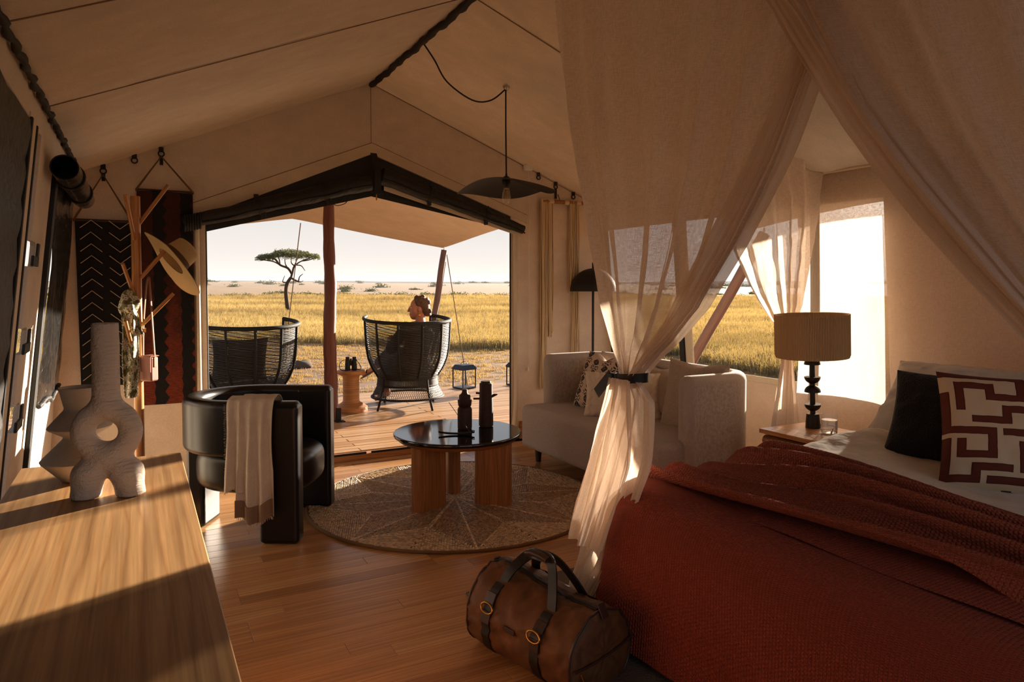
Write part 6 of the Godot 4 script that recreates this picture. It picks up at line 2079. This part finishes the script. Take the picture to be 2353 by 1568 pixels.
func basket_chair(label: String, at: Vector3, turn: float) -> Node3D:
	var t := thing("basket_chair", label, "chair", at, turn, "woven lounge chairs on the deck")
	var rad := func(h: float) -> float: return along([[0.30, 0.30], [0.36, 0.335], [0.44, 0.385], [0.54, 0.425], [0.66, 0.445], [0.80, 0.455], [1.02, 0.465]], h)
	var P := func(phi: float, h: float, off := 0.0) -> Vector3:
		var r: float = rad.call(h) + off
		return Vector3(sin(phi) * r, h, cos(phi) * r)
	var half := deg_to_rad(126.0)
	var rim_h := func(phi: float) -> float: return 0.925 + 0.055 * pow(absf(phi) / half, 2.0)
	var pts := []
	for i in 61:
		var phi := lerpf(-half, half, i / 60.0)
		pts.append(P.call(phi, rim_h.call(phi)))
	put(Shape.new().tube(pts, 0.019, 10), "rim", M.wicker, t)
	for k in 9:
		var phi := lerpf(-half, half, k / 8.0)
		var rp := []
		for i in 24:
			rp.append(P.call(phi, lerpf(0.31, rim_h.call(phi), i / 23.0)))
		put(Shape.new().tube(rp, 0.013, 8), "rib", M.wicker, t)
	var cords := Shape.new()
	for j in 56:
		var q := (j + 0.7) / 56.0
		var cp := []
		for i in 57:
			var phi := lerpf(-half, half, i / 56.0)
			var h := lerpf(0.345, (rim_h.call(phi) as float) - 0.015, q)
			cp.append(P.call(phi, h + 0.0014 * sin(i * 1.3 + j * 2.1), -0.006 + 0.004 * sin(phi * 18.0 + j * PI)))
		cords.tube(cp, 0.0040, 5, 1.0, false)
	put(cords, "woven_cords", M.wicker_cord, t).set_meta("kind", "stuff")
	for q in [[0.33, 0.318], [0.25, 0.322], [0.12, 0.385]]:
		put(Shape.new().tube(arc(Vector3(0, q[0], 0), Vector3(q[1], 0, 0), Vector3(0, 0, q[1]), 0, TAU, 48), 0.012, 8, 1.0, false), "base_ring", M.wicker, t)
	var sk := Shape.new()
	for j in 220:
		var a := TAU * j / 220.0
		var b := a + (0.16 if j % 2 else -0.16)
		sk.tube([Vector3(cos(a) * 0.318, 0.33, sin(a) * 0.318), Vector3(cos(a) * 0.325, 0.25, sin(a) * 0.325)], 0.0046, 4, 1.0, false)
		sk.tube([Vector3(cos(a) * 0.322, 0.25, sin(a) * 0.322), Vector3(cos(b) * 0.385, 0.12, sin(b) * 0.385)], 0.0026, 4, 1.0, false)
	put(sk, "woven_skirt", M.wicker_cord, t).set_meta("kind", "stuff")
	for k in 4:
		var a := deg_to_rad([20.0, 115.0, 200.0, 290.0][k])
		put(Shape.new().tube([Vector3(sin(a) * 0.315, 0.34, cos(a) * 0.315), Vector3(sin(a) * 0.335, 0.2, cos(a) * 0.335), Vector3(sin(a) * 0.405, 0.0, cos(a) * 0.405)], 0.014, 8), "leg", M.wicker, t)
	put(Shape.new().lathe([Vector2(0.001, 0.31), Vector2(0.30, 0.31), Vector2(0.33, 0.34), Vector2(0.33, 0.39), Vector2(0.30, 0.415), Vector2(0.001, 0.425)], 40), "seat_cushion", M.grey_cushion, t)
	return t


func build_outdoor_seats() -> void:
	basket_chair("dark woven basket chair in which the woman sits on the deck", Vector3(2.58, 0.05, -7.19), 0.0)
	basket_chair("empty dark woven basket chair with a cushion behind the black armchair", Vector3(0.93, 0.05, -7.05), 0.0)
	var c := thing("outdoor_cushion", "dark brown scatter cushion propped in the empty basket chair", "cushion", Vector3(0.83, 0.475, -6.93))
	put(stand(Shape.new().cushion(0.5, 0.42, 0.13, 51, 0.008), Vector3.ZERO, Vector3(-1, 0, 0.1), 0.2, 0.42), "cushion_cover", M.grey_cushion, c)
	var s := thing("spool_stool", "turned wooden side table shaped like a spool beside the log post", "side table", Vector3(1.955, 0.05, -7.18))
	put(Shape.new().lathe([Vector2(0.001, 0), Vector2(0.165, 0), Vector2(0.168, 0.005), Vector2(0.168, 0.05), Vector2(0.15, 0.065), Vector2(0.10, 0.095), Vector2(0.086, 0.11), Vector2(0.084, 0.14), Vector2(0.084, 0.35), Vector2(0.088, 0.37), Vector2(0.135, 0.395), Vector2(0.142, 0.40), Vector2(0.142, 0.428), Vector2(0.138, 0.432), Vector2(0.001, 0.432)], 48), "body", M.spool_wood, s)
	var b := thing("binoculars", "black binoculars standing on the spool side table", "binoculars", Vector3(1.955, 0.482, -7.18), deg_to_rad(-20.0))
	for x: float in [-1.0, 1.0]:
		put(Shape.new().at(Vector3(0.034 * x, 0, 0)).lathe([Vector2(0.001, 0), Vector2(0.026, 0), Vector2(0.028, 0.006), Vector2(0.027, 0.06), Vector2(0.024, 0.09), Vector2(0.023, 0.11), Vector2(0.019, 0.115), Vector2(0.02, 0.138), Vector2(0.016, 0.14), Vector2(0.001, 0.137)], 20), "barrel", M.matte_black, b)
	put(Shape.new().box(Vector3(0, 0.075, 0), Vector3(0.04, 0.05, 0.02), 0.006, 2), "bridge", M.matte_black, b)
	put(Shape.new().lathe([Vector2(0.001, 0.10), Vector2(0.010, 0.10), Vector2(0.010, 0.122), Vector2(0.001, 0.122)], 14), "focus_wheel", M.matte_black, b)
	put(Shape.new().tube(curve([Vector3(-0.055, 0.11, 0), Vector3(-0.09, 0.10, 0.02), Vector3(-0.115, 0.06, 0.03), Vector3(-0.10, 0.012, 0.05), Vector3(-0.03, 0.006, 0.075), Vector3(0.04, 0.02, 0.06), Vector3(0.09, 0.012, 0.03), Vector3(0.10, 0.03, -0.02), Vector3(0.055, 0.11, -0.005)]), 0.005, 6, 0.6), "neck_strap", M.strap, b)
	for k in 2:
		var l := thing("lantern", ["dark metal lantern standing at the edge of the deck below the guy rope", "dark metal lantern half hidden by the doorway edge"][k], "lantern", [Vector3(3.69, 0.05, -8.15), Vector3(4.42, 0.05, -8.05)][k], 0.25, "metal lanterns on the deck")
		put(Shape.new().box(Vector3(0, 0.012, 0), Vector3(0.22, 0.018, 0.22), 0.004), "base", M.lantern_metal, l)
		for sx in [-1, 1]:
			for sz in [-1, 1]:
				put(Shape.new().box(Vector3(0.102 * sx, 0.13, 0.102 * sz), Vector3(0.013, 0.23, 0.013), 0.002), "corner_post", M.lantern_metal, l)
		put(Shape.new().box(Vector3(0, 0.25, 0), Vector3(0.225, 0.016, 0.225), 0.004), "top_frame", M.lantern_metal, l)
		var roof_s := Shape.new()
		var lo := 0.118
		var hi := 0.085
		for q in 4:
			var a := Basis(Vector3.UP, q * PI / 2)
			roof_s.quad(a * Vector3(-lo, 0.255, lo), a * Vector3(lo, 0.255, lo), a * Vector3(hi, 0.305, hi), a * Vector3(-hi, 0.305, hi))
		roof_s.quad(Vector3(-hi, 0.305, hi), Vector3(hi, 0.305, hi), Vector3(hi, 0.305, -hi), Vector3(-hi, 0.305, -hi))
		put(roof_s, "roof", M.lantern_metal, l)
		put(Shape.new().tube(arc(Vector3(0, 0.305, 0), Vector3(0.05, 0, 0), Vector3(0, 0.04, 0), 0, PI, 12), 0.004, 6), "handle", M.lantern_metal, l)


func build_person() -> void:
	# the woman sits facing the plain (-z) and looks towards -x
	var at := Vector3(2.58, 0.05, -7.19)
	var t := thing("person", "woman with short curly brown hair sitting in a basket chair, holding a mug", "person", at)
	var J := {
		"hip": Vector3(0.02, 0.50, 0.14), "chest": Vector3(0.07, 0.78, 0.22), "neck": Vector3(0.095, 0.935, 0.17), "head": Vector3(0.085, 1.075, 0.11),
		"sl": Vector3(-0.095, 0.865, 0.19), "sr": Vector3(0.255, 0.865, 0.17), "el": Vector3(-0.19, 0.64, 0.02), "er": Vector3(0.26, 0.62, 0.0),
		"hl": Vector3(-0.125, 0.70, -0.19), "hr": Vector3(-0.035, 0.70, -0.20), "pl": Vector3(-0.07, 0.48, 0.08), "pr": Vector3(0.11, 0.48, 0.08),
		"kl": Vector3(-0.11, 0.48, -0.36), "kr": Vector3(-0.04, 0.59, -0.38), "al": Vector3(-0.14, 0.12, -0.30), "ar": Vector3(-0.20, 0.36, -0.60),
		"tl": Vector3(-0.19, 0.05, -0.45), "tr": Vector3(-0.29, 0.285, -0.68)}
	var body := Field.new(Vector3(-0.42, -0.02, -0.82), Vector3(0.42, 1.02, 0.40), 0.014)
	body.limb(J.hip, J.chest, 0.12, 0.12, 0.05)
	body.limb(J.sl, J.sr, 0.055, 0.055, 0.06)
	body.limb(J.chest + Vector3(0, 0.08, 0), J.neck + Vector3(0, 0.06, -0.03), 0.06, 0.046, 0.03)
	for s in ["l", "r"]:
		body.limb(J["s" + s], J["e" + s], 0.047, 0.039, 0.03)
		body.limb(J["e" + s], J["h" + s], 0.038, 0.026, 0.02)
		body.limb(J["p" + s], J["k" + s], 0.082, 0.056, 0.05)
		body.limb(J["k" + s], J["a" + s].lerp(J["k" + s], 0.62), 0.053, 0.052, 0.02)
		body.limb(J["k" + s].lerp(J["a" + s], 0.38), J["a" + s], 0.052, 0.032, 0.02)
		body.limb(J["a" + s] + (J["a" + s] - J["t" + s]).normalized() * 0.02, J["t" + s], 0.034, 0.024, 0.02)
	var sk := Shape.new()
	body.into(sk)
	# head: skull, jaw, face; it looks towards f
	var f := Vector3(-0.95, -0.03, -0.30).normalized()
	var side := f.cross(Vector3.UP).normalized()
	var up := side.cross(f).normalized()
	var B := Basis(side, up, -f)
	var hd: Vector3 = J.head
	var W := func(x: float, y: float, z: float) -> Vector3: return hd + side * x + up * y + f * z
	var hf := Field.new(hd - Vector3(0.15, 0.20, 0.15), hd + Vector3(0.15, 0.15, 0.15), 0.0055)
	hf.ball(W.call(0, 0.025, -0.012), Vector3(0.075, 0.088, 0.095), 0.0, B)
	hf.ball(W.call(0, -0.045, 0.03), Vector3(0.058, 0.075, 0.062), 0.03, B)
	hf.ball(W.call(0, -0.095, 0.062), Vector3(0.026, 0.022, 0.022), 0.03, B)
	hf.limb(W.call(0, 0.012, 0.088), W.call(0, -0.028, 0.107), 0.009, 0.012, 0.012)
	hf.ball(W.call(0, -0.062, 0.086), Vector3(0.022, 0.008, 0.012), 0.010, B)
	hf.ball(W.call(0, -0.073, 0.084), Vector3(0.020, 0.008, 0.011), 0.010, B)
	for x: float in [-1.0, 1.0]:
		hf.ball(W.call(0.032 * x, 0.022, 0.074), Vector3(0.02, 0.007, 0.012), 0.012, B)
		hf.ball(W.call(0.042 * x, -0.03, 0.05), Vector3(0.025, 0.022, 0.022), 0.02, B)
		hf.ball(W.call(0.073 * x, -0.012, -0.008), Vector3(0.010, 0.030, 0.019), 0.006, B)
	hf.limb(W.call(0, -0.08, -0.02), J.neck + Vector3(0, -0.03, 0), 0.047, 0.05, 0.03)
	hf.into(sk)
	# hands closed round the mug
	var mug := Vector3(-0.085, 0.71, -0.245)
	var ha := Field.new(mug - Vector3(0.14, 0.12, 0.10), mug + Vector3(0.17, 0.12, 0.12), 0.0055)
	for s: float in [-1.0, 1.0]:
		var wr: Vector3 = J.hl if s < 0 else J.hr
		var palm := mug + Vector3(0.050 * s, -0.01, 0.022)
		ha.limb(wr, palm, 0.026, 0.024, 0.02)
		for k in 4:
			var y := 0.028 - k * 0.019
			var a := mug + Vector3(0.050 * s, y, 0.005)
			var b := mug + Vector3(0.047 * s, y + 0.002, -0.030)
			var e := mug + Vector3(0.018 * s, y - 0.001 * k, -0.050 + 0.003 * k)
			ha.limb(palm + Vector3(0, y * 0.6, 0), a, 0.010, 0.009, 0.008)
			ha.limb(a, b, 0.009, 0.008, 0.004)
			ha.limb(b, e, 0.008, 0.007, 0.004)
		ha.limb(palm + Vector3(0, 0.01, 0.008), mug + Vector3(0.034 * s, 0.042, 0.030), 0.011, 0.009, 0.008)
		ha.limb(mug + Vector3(0.034 * s, 0.042, 0.030), mug + Vector3(0.012 * s, 0.055, 0.036), 0.009, 0.008, 0.004)
	ha.into(sk)
	put(sk, "skin", M.skin, t)
	# hair: short, curly, gathered low at the back
	var rr := RandomNumberGenerator.new()
	rr.seed = 3
	var hr := Field.new(hd - Vector3(0.16, 0.13, 0.17), hd + Vector3(0.17, 0.17, 0.16), 0.0065)
	hr.ball(W.call(0, 0.045, -0.030), Vector3(0.084, 0.085, 0.092), 0.0, B)
	hr.ball(W.call(0, -0.015, -0.075), Vector3(0.066, 0.07, 0.05), 0.03, B)
	hr.ball(W.call(0, -0.055, -0.095), Vector3(0.045, 0.04, 0.038), 0.02, B)
	for k in 60:
		var th := rr.randf() * TAU
		var v := rr.randf_range(-0.1, 1.0)
		var d := Vector3(cos(th) * sqrt(1 - v * v), v, sin(th) * sqrt(1 - v * v))
		if d.z > 0.62 and d.y < 0.75:
			continue
		hr.ball(W.call(d.x * 0.082, 0.045 + d.y * 0.082, -0.030 + d.z * 0.09), Vector3.ONE * rr.randf_range(0.012, 0.022), 0.012)
	for k in 10:
		hr.ball(W.call(rr.randf_range(-0.04, 0.04), -0.055 + rr.randf_range(-0.03, 0.03), -0.12 + rr.randf_range(-0.01, 0.012)), Vector3.ONE * 0.016, 0.01)
	var hs := Shape.new()
	hr.into(hs)
	put(hs, "hair", M.hair, t)
	for x: float in [-1.0, 1.0]:
		var e := W.call(0.078 * x, -0.055, -0.005) as Vector3
		put(Shape.new().tube([e + Vector3(0, 0.012, 0), e], 0.0015, 5), "earring", M.brass, t)
		put(Shape.new().at(e - Vector3(0, 0.018, 0)).lathe([Vector2(0.001, -0.02), Vector2(0.012, -0.014), Vector2(0.016, 0.0), Vector2(0.010, 0.014), Vector2(0.001, 0.02)], 10), "earring", M.brass, t)
		put(Shape.new().frame(W.call(0.031 * x, 0.008, 0.075), B).lathe([Vector2(0.001, -0.008), Vector2(0.008, -0.004), Vector2(0.009, 0.0), Vector2(0.008, 0.004), Vector2(0.001, 0.008)], 10), "eye", M.white_plastic, t)
	# shirt and trousers
	var sh := Field.new(Vector3(-0.42, 0.36, -0.30), Vector3(0.44, 0.99, 0.42), 0.014)
	sh.limb(J.hip, J.chest, 0.145, 0.142, 0.05)
	sh.limb(J.sl, J.sr, 0.066, 0.066, 0.06)
	for s in ["l", "r"]:
		sh.limb(J["s" + s], J["e" + s], 0.062, 0.058, 0.03)
		sh.limb(J["e" + s], J["e" + s].lerp(J["h" + s], 0.62), 0.056, 0.046, 0.02)
	var ss := Shape.new()
	sh.into(ss)
	put(ss, "shirt", M.shirt, t)
	var tr := Field.new(Vector3(-0.34, 0.12, -0.64), Vector3(0.30, 0.70, 0.32), 0.014)
	tr.limb(J.hip + Vector3(-0.06, 0, 0), J.hip + Vector3(0.06, -0.01, 0), 0.13, 0.13, 0.05)
	for s in ["l", "r"]:
		tr.limb(J["p" + s], J["k" + s], 0.098, 0.07, 0.05)
		tr.limb(J["k" + s], J["k" + s].lerp(J["a" + s], 0.66), 0.068, 0.062, 0.02)
	var ts := Shape.new()
	tr.into(ts)
	put(ts, "trousers", M.trousers, t)
	for s in ["l", "r"]:
		var a: Vector3 = J["a" + s]
		var e: Vector3 = J["t" + s]
		var d := (e - a).normalized()
		var dn := Vector3(0, -0.030, 0) + d * 0.0
		put(Shape.new().tube([a - d * 0.03 + dn, a + dn, a + d * 0.07 + dn, e + d * 0.035 + dn * 0.7], [0.030, 0.033, 0.036, 0.026], 10, 0.35), "sandal_sole", M.bag_leather, t)
		put(Shape.new().tube(arc(a.lerp(e, 0.6), d.cross(Vector3.UP).normalized() * 0.036, Vector3.UP * 0.034, -0.2, PI + 0.2, 10), 0.007, 6), "sandal_strap", M.bag_leather, t)
	var m := thing("mug", "dark enamel mug held in both hands by the seated woman", "mug", at + mug + Vector3(0, -0.05, 0))
	put(Shape.new().lathe([Vector2(0.001, 0), Vector2(0.036, 0), Vector2(0.039, 0.004), Vector2(0.040, 0.10), Vector2(0.0385, 0.102), Vector2(0.036, 0.10), Vector2(0.035, 0.01), Vector2(0.001, 0.008)], 28), "cup", M.mug, m)
